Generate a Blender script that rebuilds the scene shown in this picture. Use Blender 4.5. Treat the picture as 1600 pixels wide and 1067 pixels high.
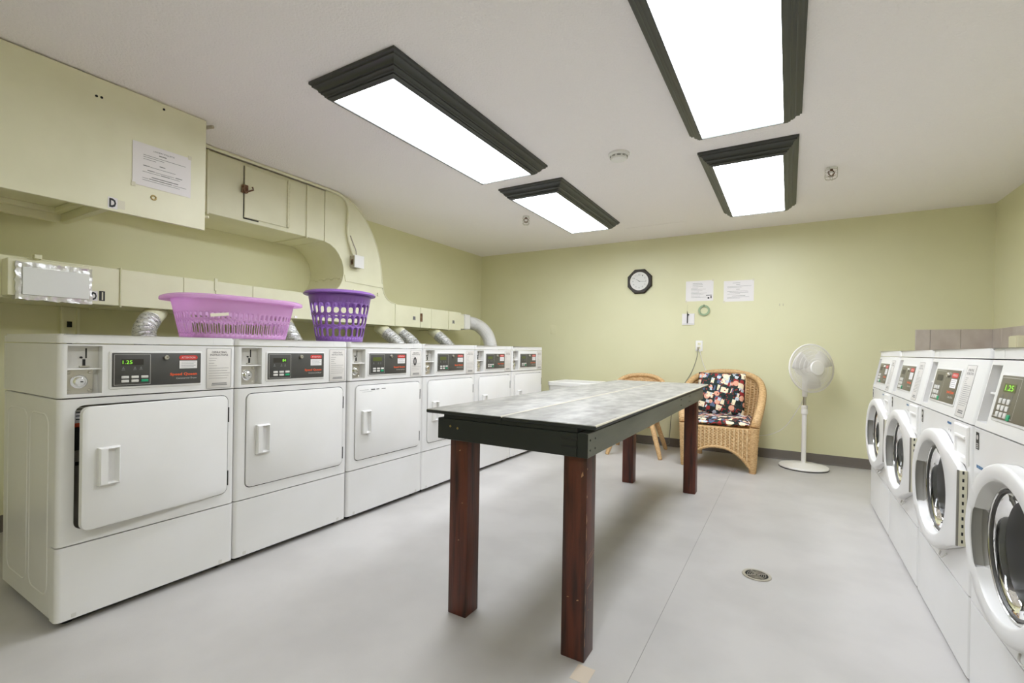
import bpy, bmesh, math, random
from math import sin, cos, pi, radians, sqrt
from mathutils import Vector, Matrix
random.seed(7)
C = bpy.context.scene.collection
S = bpy.context.scene
for o in list(bpy.data.objects):
    bpy.data.objects.remove(o)

# ------------------------------------------------------------------ camera, world, exposure
CAM_F, CAM_H = 731.38, 1.0604
YAW, PITCH, ROLL, CY = radians(30.5955), radians(-0.2198), radians(0.9655), 548.93
fw = Vector((-sin(YAW)*cos(PITCH), cos(YAW)*cos(PITCH), sin(PITCH)))
rt = Vector((cos(YAW), sin(YAW), 0)); up = rt.cross(fw)
R_ = cos(ROLL)*rt + sin(ROLL)*up
U_ = -sin(ROLL)*rt + cos(ROLL)*up
cd = bpy.data.cameras.new('camera'); cam = bpy.data.objects.new('camera', cd); C.objects.link(cam)
cam.matrix_world = Matrix(((R_.x, U_.x, -fw.x, 0), (R_.y, U_.y, -fw.y, 0), (R_.z, U_.z, -fw.z, CAM_H), (0, 0, 0, 1)))
cd.sensor_width = 36; cd.lens = CAM_F/1600*36; cd.shift_y = (CY-533.5)/1600
cd.clip_start = 0.02
S.camera = cam
w_ = bpy.data.worlds.new('world'); S.world = w_; w_.use_nodes = True
w_.node_tree.nodes['Background'].inputs[0].default_value = (.8, .85, 1, 1)
w_.node_tree.nodes['Background'].inputs[1].default_value = .3
LAMP = 10.0
S.view_settings.view_transform = 'Standard'; S.view_settings.look = 'None'
S.view_settings.gamma = 1; S.view_settings.use_curve_mapping = False
S.view_settings.exposure = 0.70
S.cycles.max_bounces = 32; S.cycles.diffuse_bounces = 24; S.cycles.glossy_bounces = 8; S.cycles.transmission_bounces = 12

# ------------------------------------------------------------------ room measures (metres)
YB, XL, XR, H, YF = 5.449, -3.743, 1.4795, 2.36, -1.9
DX, WX = -2.282, 0.5185          # front planes of the dryer row and the washer row

# ------------------------------------------------------------------ materials
def lin(c):
    return tuple(((v/255)/12.92 if v/255 <= .04045 else ((v/255+.055)/1.055)**2.4) for v in c)+(1,)
class NT:
    def __init__(s, m): s.t = m.node_tree; s.n = s.t.nodes
    def add(s, typ, **kw):
        n = s.n.new(typ)
        for k, v in kw.items():
            if k.startswith('i_'): n.inputs[k[2:]].default_value = v
            else: setattr(n, k, v)
        return n
    def link(s, a, ao, b, bi): s.t.links.new(a.outputs[ao], b.inputs[bi])
def mat(name, col, rough=.5, metal=0, col2=None, nscale=20, stretch=(1, 1, 1), nlo=.4, nhi=.65, detail=4,
        bump=None, bscale=100, spec=.5, emit=None, alpha=None, trans=0, coat=0):
    m = bpy.data.materials.new(name); m.use_nodes = True; t = NT(m)
    b = t.n['Principled BSDF']
    b.inputs['Base Color'].default_value = lin(col); b.inputs['Roughness'].default_value = rough
    b.inputs['Metallic'].default_value = metal; b.inputs['Specular IOR Level'].default_value = spec
    b.inputs['Transmission Weight'].default_value = trans; b.inputs['Coat Weight'].default_value = coat
    if alpha is not None: b.inputs['Alpha'].default_value = alpha
    if emit:
        b.inputs['Emission Color'].default_value = lin(emit[0]); b.inputs['Emission Strength'].default_value = emit[1]
    tc = None
    if col2 or bump:
        tc = t.add('ShaderNodeTexCoord'); mp = t.add('ShaderNodeMapping', i_Scale=stretch); t.link(tc, 'Object', mp, 'Vector')
    if col2:
        n = t.add('ShaderNodeTexNoise', i_Scale=nscale, i_Detail=detail); t.link(mp, 0, n, 'Vector')
        r = t.add('ShaderNodeValToRGB'); e = r.color_ramp.elements
        e[0].position = nlo; e[1].position = nhi; e[0].color = lin(col); e[1].color = lin(col2)
        t.link(n, 'Fac', r, 0); t.link(r, 0, b, 'Base Color')
    if bump:
        n = t.add('ShaderNodeTexNoise', i_Scale=bscale, i_Detail=3); t.link(mp, 0, n, 'Vector')
        bp = t.add('ShaderNodeBump', i_Strength=bump, i_Distance=.004); t.link(n, 'Fac', bp, 'Height'); t.link(bp, 0, b, 'Normal')
    return m
M = {}
M['wall'] = mat('wall_paint', (222, 220, 184), .42, col2=(219, 217, 180), nscale=1.5, bump=.05, bscale=160, spec=.4)
M['duct'] = mat('duct_paint', (229, 227, 199), .4, col2=(225, 223, 194), nscale=6, bump=.05, bscale=25, spec=.45)
M['ceil'] = mat('stipple_ceiling', (244, 240, 241), .9, bump=1.0, bscale=95, spec=.2)
M['white'] = mat('white_enamel', (223, 222, 221), .28, col2=(219, 218, 216), nscale=3, spec=.5)
M['white2'] = mat('white_plastic', (232, 231, 228), .4)
M['grey'] = mat('grey_plate', (205, 203, 198), .4)
M['steel'] = mat('brushed_steel', (200, 196, 186), .32, 1, bump=.05, bscale=60)
M['chrome'] = mat('chrome', (225, 225, 222), .12, 1)
M['black'] = mat('black_plastic', (22, 22, 22), .45)
M['dark'] = mat('shadow_gap', (30, 30, 28), .8)
M['panel'] = mat('control_face', (66, 65, 62), .35)
M['panelw'] = mat('control_face_taupe', (98, 92, 78), .35)
M['orange'] = mat('orange_print', (226, 92, 50), .5)
M['red'] = mat('red_print', (205, 60, 55), .5)
M['green'] = mat('green_button', (28, 150, 104), .4)
M['led'] = mat('led_digits', (120, 230, 40), .5, emit=((150, 220, 70), .55))
M['leddim'] = mat('led_window', (84, 92, 40), .4)
M['leddark'] = mat('led_window_dark', (48, 44, 38), .4)
M['ink'] = mat('black_ink', (40, 40, 44), .6)
M['inkgrey'] = mat('grey_ink', (120, 120, 120), .6)
M['blue'] = mat('blue_ink', (70, 120, 165), .6)
M['paper'] = mat('paper', (233, 230, 230), .7)
M['label'] = mat('instruction_label', (212, 208, 203), .45)
M['tape'] = mat('old_tape', (216, 212, 190), .4)
M['foil'] = mat('foil_tape', (214, 214, 212), .3, .85, bump=.9, bscale=26)
M['foilw'] = mat('pale_foil_sheet', (226, 228, 226), .4, .1, bump=.12, bscale=6)
M['frame'] = mat('black_stained_moulding', (60, 62, 58), .38)
M['lens'] = mat('opal_diffuser', (250, 250, 248), .6, emit=((242, 247, 255), LAMP))
M['vinyl'] = mat('grey_vinyl_floor', (190, 187, 184), .42, col2=(181, 178, 175), nscale=3, detail=8, bump=.06, bscale=220, spec=.4)
M['base'] = mat('brown_grey_vinyl_base', (104, 97, 90), .5)
M['leg'] = mat('red_stained_wood', (92, 43, 26), .42, col2=(44, 20, 13), nscale=9, stretch=(4, 4, .35), nlo=.42, nhi=.68, detail=8, bump=.25, bscale=40)
M['boardtop'] = mat('worn_sheen_grey_tabletop', (128, 126, 120), .45, col2=(168, 166, 160), nscale=8, stretch=(2.6, 1.2, 1), nlo=.34, nhi=.70, detail=15, bump=.1, bscale=60)  # wear tone, with the grazing sheen also painted into the grey
M['blackpaint'] = mat('black_green_paint', (27, 31, 27), .45, bump=.12, bscale=40)
M['litpaint'] = mat('lit_mottled_apron_paint', (124, 126, 117), .5, col2=(98, 100, 92), nscale=6, stretch=(1, .3, 2), nlo=.35, nhi=.75, detail=8, bump=.12, bscale=40)  # same paint as the front board; this side's brighter light is painted in
M['brass'] = mat('dull_brass', (150, 132, 84), .4, .8)
M['rust'] = mat('rusty_metal', (92, 62, 38), .6, .4, col2=(140, 110, 84), nscale=60)
M['galv'] = mat('galvanised_box', (176, 168, 150), .45, .3)
M['flex'] = mat('silver_flex_hose', (226, 226, 226), .38, .6, col2=(150, 150, 148), nscale=70, nlo=.5, nhi=.68, bump=.9, bscale=80)
M['tile'] = mat('mauve_stone_tile', (188, 176, 168), .35, col2=(204, 195, 188), nscale=9, stretch=(1, 1, .6), nlo=.35, nhi=.7, detail=10)
M['grout'] = mat('pale_grout', (206, 200, 190), .8)
M['cream'] = mat('cream_plastic', (232, 228, 196), .4)
M['wick2'] = mat('wicker_stakes', (232, 206, 162), .55, col2=(210, 176, 128), nscale=40)
M['wick'] = mat('wicker', (216, 182, 132), .55, col2=(178, 138, 90), nscale=55, stretch=(1, 1, 2.5), nlo=.35, nhi=.7, bump=.3, bscale=160)
M['fan'] = mat('white_fan_plastic', (236, 234, 230), .35)
M['ringg'] = mat('green_tape', (150, 172, 138), .5)
M['darkwood'] = mat('dark_wood_clock', (30, 24, 17), .5, col2=(44, 34, 23), nscale=20, stretch=(1, 1, 6))
M['dial'] = mat('clock_dial', (222, 222, 220), .5)
M['cordg'] = mat('grey_cord', (120, 120, 108), .5)
M['glass'] = mat('smoked_door_glass', (120, 122, 120), .03, trans=1)
M['drum'] = mat('dark_drum', (44, 44, 43), .4, .4)
M['gasket'] = mat('grey_gasket', (128, 124, 116), .4)
M['lid'] = mat('purple_plastic', (124, 84, 156), .35)
M['recess'] = mat('grey_handle_recess', (168, 166, 160), .4)
M['patch'] = mat('beige_floor_patch', (206, 192, 174), .5)
M['worn'] = mat('worn_pale_edge', (196, 190, 172), .5)
M['scratch'] = mat('bare_wood_scratch', (176, 132, 96), .6)
M['sub'] = mat('seam_grey', (138, 136, 132), .8)  # grey floor base, visible along the vinyl seam
M['bladew'] = mat('fan_blade_plastic', (222, 219, 216), .4)
M['nickel'] = mat('drain_nickel', (176, 170, 158), .4, .6)
def plastic_clear(name, col):
    m = bpy.data.materials.new(name); m.use_nodes = True; t = NT(m); b = t.n['Principled BSDF']
    b.inputs['Base Color'].default_value = lin(col); b.inputs['Roughness'].default_value = .25
    tl = t.add('ShaderNodeBsdfTranslucent'); tl.inputs[0].default_value = lin(col)
    tr = t.add('ShaderNodeBsdfTransparent'); tr.inputs[0].default_value = lin(tuple(min(255, c+25) for c in col))
    a = t.add('ShaderNodeMixShader'); a.inputs[0].default_value = .5
    c = t.add('ShaderNodeMixShader'); c.inputs[0].default_value = .26
    t.link(b, 0, a, 1); t.link(tl, 0, a, 2); t.link(a, 0, c, 1); t.link(tr, 0, c, 2); t.link(c, 0, t.n['Material Output'], 0)
    return m
M['pink'] = plastic_clear('translucent_orchid_plastic', (236, 202, 236))
def cushion_mat():
    m = bpy.data.materials.new('card_print_fabric'); m.use_nodes = True; t = NT(m); b = t.n['Principled BSDF']
    b.inputs['Roughness'].default_value = .9
    tc = t.add('ShaderNodeTexCoord'); mp = t.add('ShaderNodeMapping', i_Rotation=(.2, .62, .3)); t.link(tc, 'Object', mp, 0)
    def layer(prev, scale, dist, lo, col, loc, rnd=.8, metric='CHEBYCHEV'):
        m2 = t.add('ShaderNodeMapping', i_Location=loc); t.link(mp, 0, m2, 0)
        v = t.add('ShaderNodeTexVoronoi', distance=metric, i_Scale=scale, i_Randomness=rnd); t.link(m2, 0, v, 'Vector')
        lt = t.add('ShaderNodeMath', operation='LESS_THAN'); lt.inputs[1].default_value = lo; t.link(v, 'Distance', lt, 0)
        mx = t.add('ShaderNodeMix', data_type='RGBA'); t.link(lt, 0, mx, 'Factor')
        if prev is None: mx.inputs['A'].default_value = lin((34, 50, 46))
        else: t.t.links.new(prev.outputs['Result'], mx.inputs['A'])
        mx.inputs['B'].default_value = lin(col)
        return mx
    a = layer(None, 13, 0, .30, (86, 104, 136), (3, 1, 2))
    a = layer(a, 15, 0, .27, (150, 44, 44), (7, 5, 1))
    a = layer(a, 13, 0, .28, (22, 30, 28), (1, 8, 4))
    a = layer(a, 13, 0, .35, (230, 172, 146), (5, 2, 9), .9, 'EUCLIDEAN')
    a = layer(a, 11.5, 0, .30, (240, 228, 198), (2, 4, 6), .7)
    a = layer(a, 15, 0, .22, (196, 206, 216), (9, 3, 5), .9)
    a = layer(a, 34, 0, .24, (150, 58, 52), (2, 4, 6), 1, 'EUCLIDEAN')
    t.t.links.new(a.outputs['Result'], b.inputs['Base Color'])
    return m
M['cush'] = cushion_mat()

# ------------------------------------------------------------------ mesh helpers
def link(o, parent=None):
    C.objects.link(o)
    if parent: o.parent = parent
    return o
def obj(name, bm, m, parent=None, ang=35, loc=None, rot=None, fix=True):
    if fix: bmesh.ops.recalc_face_normals(bm, faces=bm.faces)
    me = bpy.data.meshes.new(name); bm.to_mesh(me); bm.free()
    for mm in (m if isinstance(m, (list, tuple)) else [m]): me.materials.append(M[mm])
    if ang:
        me.polygons.foreach_set('use_smooth', [True]*len(me.polygons)); me.set_sharp_from_angle(angle=radians(ang))
    o = link(bpy.data.objects.new(name, me), parent)
    if loc: o.location = loc
    if rot: o.rotation_euler = rot
    return o
def tag(o, label, cat, group=None, kind=None):
    o['label'] = label; o['category'] = cat
    if group: o['group'] = group
    if kind: o['kind'] = kind
    return o
def thing(name, label, cat, loc=(0, 0, 0), rz=0, group=None):
    o = link(bpy.data.objects.new(name, None)); o.location = loc; o.rotation_euler = (0, 0, rz); o.empty_display_size = .1
    return tag(o, label, cat, group)
def struct(o): o['kind'] = 'structure'; return o
BM = bmesh.new
def box(bm, x0, x1, y0, y1, z0, z1, bev=0, seg=2):
    vs = [bm.verts.new((x, y, z)) for x in (x0, x1) for y in (y0, y1) for z in (z0, z1)]
    fs = [bm.faces.new([vs[i] for i in f]) for f in ((0, 1, 3, 2), (4, 6, 7, 5), (0, 4, 5, 1), (2, 3, 7, 6), (0, 2, 6, 4), (1, 5, 7, 3))]
    if bev:
        bmesh.ops.recalc_face_normals(bm, faces=fs)
        es = list({e for f in fs for e in f.edges})
        bmesh.ops.bevel(bm, geom=es, offset=bev, segments=seg, affect='EDGES', profile=.5)
    return bm
def P3(axis, a, b, h):
    return (h, a, b) if axis == 'x' else (a, h, b) if axis == 'y' else (a, b, h)
def prism(bm, poly, axis, h0, h1):
    """poly (a,b): axis x -> (y,z), axis y -> (x,z), axis z -> (x,y)"""
    A = [bm.verts.new(P3(axis, a, b, h0)) for a, b in poly]; B = [bm.verts.new(P3(axis, a, b, h1)) for a, b in poly]
    n = len(poly)
    for i in range(n): bm.faces.new((A[i], A[(i+1) % n], B[(i+1) % n], B[i]))
    bm.faces.new(A[::-1]); bm.faces.new(B)
    return bm
def rrect(x0, x1, z0, z1, r, n=5):
    p = []
    for cx, cz, a in ((x1-r, z1-r, 0), (x0+r, z1-r, 90), (x0+r, z0+r, 180), (x1-r, z0+r, 270)):
        for k in range(n+1):
            t = radians(a+90*k/n); p.append((cx+r*cos(t), cz+r*sin(t)))
    return p
def loft(bm, loops, cap0=True, cap1=True, closed=True):
    L = [[bm.verts.new(p) for p in l] for l in loops]; n = len(L[0])
    for a, b in zip(L, L[1:]):
        for i in range(n if closed else n-1): bm.faces.new((a[i], a[(i+1) % n], b[(i+1) % n], b[i]))
    if cap0: bm.faces.new(L[0][::-1])
    if cap1: bm.faces.new(L[-1])
    return L
def slab(bm, x0, x1, z0, z1, r, yb, yf, bev=.003, n=5):
    """rounded plate facing -y"""
    mk = lambda i, y: [(a, y, b) for a, b in rrect(x0+i, x1-i, z0+i, z1-i, max(r-i, .0005), n)]
    s = 1 if yf < yb else -1
    loft(bm, [mk(0, yb), mk(0, yf+s*bev), mk(bev*.3, yf+s*bev*.3), mk(bev, yf)])
    return bm
def tube(bm, pts, r, n=8, closed=False, caps=True):
    pts = [Vector(p) for p in pts]; N = len(pts)
    rad = r if isinstance(r, (list, tuple)) else [r]*N
    T = []
    for i in range(N):
        a = pts[(i-1) % N] if (closed or i > 0) else pts[i]; b = pts[(i+1) % N] if (closed or i < N-1) else pts[i]
        T.append((b-a).normalized())
    u = T[0].orthogonal().normalized(); rings = []
    for i in range(N):
        if i: u = (u-T[i]*u.dot(T[i])).normalized() if (u-T[i]*u.dot(T[i])).length > 1e-6 else T[i].orthogonal().normalized()
        v = T[i].cross(u)
        rings.append([bm.verts.new(pts[i]+rad[i]*(cos(2*pi*k/n)*u+sin(2*pi*k/n)*v)) for k in range(n)])
    for i in range(N if closed else N-1):
        A, B = rings[i], rings[(i+1) % N]
        for k in range(n): bm.faces.new((A[k], A[(k+1) % n], B[(k+1) % n], B[k]))
    if caps and not closed: bm.faces.new(rings[0][::-1]); bm.faces.new(rings[-1])
    return bm
def lathe(bm, prof, n=32, c=(0, 0, 0), axis='z', caps=False):
    rings = []
    for r, h in prof:
        ring = []
        for k in range(n):
            a = 2*pi*k/n; p = (r*cos(a), r*sin(a))
            q = (p[0], p[1], h) if axis == 'z' else (p[0], h, p[1]) if axis == 'y' else (h, p[0], p[1])
            ring.append(bm.verts.new((c[0]+q[0], c[1]+q[1], c[2]+q[2])))
        rings.append(ring)
    for A, B in zip(rings, rings[1:]):
        for k in range(n): bm.faces.new((A[k], A[(k+1) % n], B[(k+1) % n], B[k]))
    bm.faces.new(rings[0][::-1]); bm.faces.new(rings[-1])
    return bm
def crom(P, m=8):
    P = [Vector(p) for p in P]; out = []
    for i in range(len(P)-1):
        a, b, c, d = P[max(i-1, 0)], P[i], P[i+1], P[min(i+2, len(P)-1)]
        for k in range(m):
            t = k/m; out.append(.5*((2*b)+(c-a)*t+(2*a-5*b+4*c-d)*t*t+(3*b-a-3*c+d)*t**3))
    return out+[P[-1]]
def quadp(bm, a, b, c, d): bm.faces.new([bm.verts.new(p) for p in (a, b, c, d)])
def shell_hole(bm, w, d, z0, z1, hole, depth, r=.018, y0=0.0):
    """box body with rounded front corners and a rectangular pocket in its front"""
    pl = [(r, y0)]
    left = [(r-r*sin(radians(90*k/5)), y0+r-r*cos(radians(90*k/5))) for k in range(6)]
    right = [(w-x, y) for x, y in left]
    plan = left+[(0, d), (w, d)]+right[::-1]
    A = [bm.verts.new((x, y, z0)) for x, y in plan]; B = [bm.verts.new((x, y, z1)) for x, y in plan]; n = len(plan)
    for i in range(n-1): bm.faces.new((A[i], A[i+1], B[i+1], B[i]))
    bm.faces.new(A[::-1]); bm.faces.new(B)
    hx0, hx1, hz0, hz1 = hole; yb = y0+depth
    F = [(r, z0), (w-r, z0), (w-r, z1), (r, z1)]; G = [(hx0, hz0), (hx1, hz0), (hx1, hz1), (hx0, hz1)]
    for i in range(4):
        j = (i+1) % 4
        quadp(bm, (F[i][0], y0, F[i][1]), (F[j][0], y0, F[j][1]), (G[j][0], y0, G[j][1]), (G[i][0], y0, G[i][1]))
        quadp(bm, (G[i][0], y0, G[i][1]), (G[j][0], y0, G[j][1]), (G[j][0], yb, G[j][1]), (G[i][0], yb, G[i][1]))
    quadp(bm, *[(g[0], yb, g[1]) for g in G])
    bmesh.ops.remove_doubles(bm, verts=bm.verts, dist=1e-5)
    return bm
def plate_pocket(bm, x0, x1, z0, z1, yb, yf, hole, hy, bev=.002):
    """raised plate facing -y with a pocket"""
    O = [(x0, z0), (x1, z0), (x1, z1), (x0, z1)]; I = [(x0+bev, z0+bev), (x1-bev, z0+bev), (x1-bev, z1-bev), (x0+bev, z1-bev)]
    a, b, c, d = hole; G = [(a, c), (b, c), (b, d), (a, d)]; k = .006
    K = [(a+k, c+k), (b-k, c+k), (b-k, d-k), (a+k, d-k)]
    loft(bm, [[(p[0], yb, p[1]) for p in O], [(p[0], yf+bev, p[1]) for p in O], [(p[0], yf, p[1]) for p in I],
              [(p[0], yf, p[1]) for p in G], [(p[0], hy, p[1]) for p in K]])
    return bm
def panel_round(bm, w, d, z0, z1, hole, hr, depth, r=.018):
    """body with rounded front corners and a round-cornered pocket; pocket faces take material slot 1"""
    shell_hole(bm, w, d, z0, z1, hole, depth, r)
    kill = [f for f in bm.faces if all(abs(v.co.y) < 1e-6 for v in f.verts)]
    x0, x1, a, b = hole
    kill += [f for f in bm.faces if f not in kill and all(x0-1e-4 <= v.co.x <= x1+1e-4 and a-1e-4 <= v.co.z <= b+1e-4 and v.co.y <= depth+1e-4 for v in f.verts)]
    bmesh.ops.delete(bm, geom=list(set(kill)), context='FACES')
    P = rrect(x0, x1, a, b, hr, 5); O = [(w-r, z1), (r, z1), (r, z0), (w-r, z0)]
    F = [bm.verts.new((p, 0, q)) for p, q in P]; B = [bm.verts.new((p, depth, q)) for p, q in P]; K = [bm.verts.new((p, 0, q)) for p, q in O]
    for c in range(4):
        for k in range(5): bm.faces.new((K[c], F[c*6+k], F[c*6+k+1]))
        bm.faces.new((K[c], F[c*6+5], F[(c*6+6) % 24], K[(c+1) % 4]))
    n = len(P); dark = []
    for i in range(n): dark.append(bm.faces.new((F[i], F[(i+1) % n], B[(i+1) % n], B[i])))
    dark.append(bm.faces.new(B))
    bmesh.ops.remove_doubles(bm, verts=bm.verts, dist=1e-5)
    for f in dark:
        if f.is_valid: f.material_index = 1
    return bm
_txt = {}
def text_polys(s, bold):
    if (s, bold) not in _txt:
        cu = bpy.data.curves.new('t', 'FONT'); cu.body = s; cu.size = 1; cu.offset = bold; cu.resolution_u = 2; cu.align_x = 'LEFT'
        o = bpy.data.objects.new('t', cu); me = bpy.data.meshes.new_from_object(o)
        vs = [v.co.copy() for v in me.vertices]; fs = [tuple(p.vertices) for p in me.polygons]
        bpy.data.objects.remove(o); bpy.data.meshes.remove(me)
        x0 = min(v.x for v in vs); x1 = max(v.x for v in vs); y0 = min(v.y for v in vs); y1 = max(v.y for v in vs)
        _txt[s, bold] = ([((v.x-x0)/(x1-x0), (v.y-y0)/(y1-y0)) for v in vs], fs)
    return _txt[s, bold]
def text(bm, s, x0, x1, z0, z1, f, bold=0):
    """letters fitted in a rectangle; f maps (a,b) -> xyz on the face"""
    vs, fs = text_polys(s, bold)
    V = [bm.verts.new(f(x0+u*(x1-x0), z0+v*(z1-z0))) for u, v in vs]
    for q in fs:
        try: bm.faces.new([V[i] for i in q])
        except ValueError: pass
def bar(bm, x0, x1, z0, z1, f):
    quadp(bm, f(x0, z0), f(x1, z0), f(x1, z1), f(x0, z1))
def printo(name, m, parent, fn):
    bm = BM(); fn(bm); return obj(name, bm, m, parent, ang=0, fix=False)

# ------------------------------------------------------------------ room
bm = BM(); box(bm, XL-.1, XR+.1, YF-.1, YB+.1, -.12, -.0015)
fl = struct(obj('floor', bm, 'sub', ang=0))
for a, b in ((XL, -.4278), (-.4262, XR)):
    bm = BM(); box(bm, a, b, YF, YB, -.0014, 0); obj('vinyl_sheet', bm, 'vinyl', fl, ang=0)
bm = BM(); box(bm, -.595, -.535, 1.405, 1.485, 0, .0006); obj('floor_patch', bm, 'patch', fl, ang=0)
bm = BM(); box(bm, XL-.1, XR+.1, YF-.1, YB+.1, H, H+.12); ce = struct(obj('ceiling', bm, 'ceil', ang=0))
bm = BM(); box(bm, -1.5, -.92, 4.86, 5.2, H-.0025, H+.001, .001, 1); obj('access_panel', bm, 'ceil', ce)
for nm, bx in (('wall_back', (XL-.1, XR+.1, YB, YB+.1)), ('wall_left', (XL-.1, XL, YF, YB)), ('wall_right', (XR, XR+.1, YF, YB)),
               ('wall_front', (XL-.1, XR+.1, YF-.1, YF))):
    bm = BM(); box(bm, *bx, 0, H); o = struct(obj(nm, bm, 'wall', ang=0))
    if nm == 'wall_back': wb = o
    if nm == 'wall_right': wr = o
def coved(bm, fn, L0, L1):
    prof = [(0, .004), (.012, .002), (.008, .010), (.004, .020), (.003, .09), (.0015, .0945), (0, .0945)]
    loft(bm, [[fn(L0, a, b) for a, b in prof], [fn(L1, a, b) for a, b in prof]])
bm = BM(); coved(bm, lambda l, a, b: (l, YB-a, b), XL+.013, XR-.001); struct(obj('baseboard_back', bm, 'base'))
bm = BM(); coved(bm, lambda l, a, b: (XL+a, l, b), YF+.013, YB-.013); struct(obj('baseboard_left', bm, 'base'))
# tiles behind the washers
tb = struct(obj('trim_1', box(BM(), .972, XR, YB-.004, YB, .895, 1.300), 'grout', ang=0))
for k in range(3):
    for j in range(2):
        x1 = XR-.009-(2-k)*.1995+.0; x0 = x1-.1975
        if k == 0: x0 = max(x0, .974)
        bm = BM(); box(bm, x0+.001, x1, YB-.0105, YB-.003, .898+j*.2015, 1.0975+j*.2015, .0015, 1); obj('tile', bm, 'tile', tb, ang=30)
tr_ = struct(obj('trim_2', box(BM(), XR-.004, XR, 1.1, YB-.0, .895, 1.300), 'grout', ang=0))
for k in range(21):
    for j in range(2):
        y1 = YB-.012-k*.1995
        bm = BM(); box(bm, XR-.0105, XR-.003, y1-.1975, y1, .898+j*.2015, 1.0975+j*.2015, .0015, 1); obj('tile', bm, 'tile', tr_, ang=30)

# ------------------------------------------------------------------ ceiling lights
PROF = [(0, 0), (0, .013), (.007, .015), (.010, .018), (.010, .025), (.018, .027), (.026, .031), (.031, .038), (.033, .046), (.040, .047), (.040, .053),
        (.047, .055), (.052, .060), (.053, .066), (.062, .067), (.062, .073), (.070, .075), (.078, .080), (.084, .080), (.084, .066)]
def fixture(x0, x1, y0, y1, label):
    t = thing('ceiling_light', label, 'ceiling light', ((x0+x1)/2, (y0+y1)/2, H), 0, 'crown framed ceiling lights')
    a, b = (x1-x0)/2, (y1-y0)/2
    cor = lambda o, d: [(-a+o, -b+o, -d), (a-o, -b+o, -d), (a-o, b-o, -d), (-a+o, b-o, -d)]
    for s in range(4):
        bm = BM(); L = [[cor(o, d)[s], cor(o, d)[(s+1) % 4]] for o, d in PROF]
        V = [[bm.verts.new(p) for p in l] for l in L]
        for p, q in zip(V, V[1:]): bm.faces.new((p[0], p[1], q[1], q[0]))
        obj('frame_moulding', bm, 'frame', t, ang=30)
    bm = BM(); box(bm, -a+.083, a-.083, -b+.083, b-.083, -.073, -.068); obj('light_diffuser', bm, 'lens', t, ang=0)
fixture(-2.055, -1.482, 1.465, 2.955, 'long lit ceiling panel in black frame, nearest the painted ductwork at left')
fixture(-2.050, -1.486, 3.205, 4.60, 'lit ceiling panel in black frame, far left, between sprinkler and smoke detector')
fixture(-.529, .040, 1.455, 2.935, 'largest lit ceiling panel in grey-black frame, cut by the top of the picture')
fixture(-.533, .033, 3.225, 4.69, 'lit ceiling panel in black frame, far right, beside the caged sprinkler')

fixture(-.529, .040, -1.62, -.13, 'added fill light panel in black frame behind the camera, unseen')  # invented fixture, added out of view for fill light

# ------------------------------------------------------------------ smoke detector, sprinklers
t = thing('smoke_detector', 'round white smoke detector on ceiling between the four light panels', 'smoke detector', (-.983, 3.0, H))
bm = BM(); lathe(bm, [(.068, 0), (.068, -.012), (.060, -.018), (.058, -.019)], 40); obj('base_plate', bm, 'white2', t)
bm = BM(); lathe(bm, [(.056, -.018), (.056, -.030), (.050, -.040), (.034, -.046), (.0, -.047)][:-1]+[(.004, -.047)], 40); obj('sensor_cap', bm, 'white2', t)
for k in range(10):
    a = 2*pi*k/10; bm = BM()
    for q in range(2):
        tube(bm, [(.0565*cos(a+i*.1-.2), .0565*sin(a+i*.1-.2), -.023-q*.006) for i in range(5)], .0014, 5)
    obj('vent_slot', bm, 'black', t)
def sprinkler(x, y, metal, label):
    t = thing('sprinkler_head', label, 'sprinkler', (x, y, H), .5, 'caged fire sprinklers')
    obj('escutcheon', lathe(BM(), [(.032, 0), (.030, -.004), (.014, -.008), (.012, -.012)], 24), metal, t)
    bm = BM(); lathe(bm, [(.010, -.008), (.010, -.020), (.006, -.024)], 14)
    for s in (-1, 1): tube(bm, crom([(s*.006, 0, -.018), (s*.019, 0, -.030), (s*.018, 0, -.042), (s*.004, 0, -.058)], 5), .0035, 6)
    obj('sprinkler_frame', bm, 'rust', t)
    obj('deflector', lathe(BM(), [(.004, -.056), (.017, -.058), (.017, -.0605), (.003, -.062)], 16), 'rust', t)
    bm = BM()
    for k in range(4):
        a = pi/4+k*pi/2; c, s = cos(a), sin(a)
        tube(bm, crom([(.036*c, .036*s, -.004), (.037*c, .037*s, -.05), (.034*c, .034*s, -.074), (.02*c, .02*s, -.084), (0, 0, -.085)], 4), .0016, 5)
    for z, r in ((-.02, .0368), (-.045, .0372), (-.07, .0355)):
        tube(bm, [(r*cos(i*pi/10), r*sin(i*pi/10), z) for i in range(20)], .0014, 5, closed=True)
    obj('wire_guard', bm, 'steel', t)
sprinkler(.233, 3.918, 'white2', 'rusty caged sprinkler head on ceiling right of the far right light')
sprinkler(-2.224, 3.987, 'white2', 'caged sprinkler head on ceiling left of the far left light')

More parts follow.
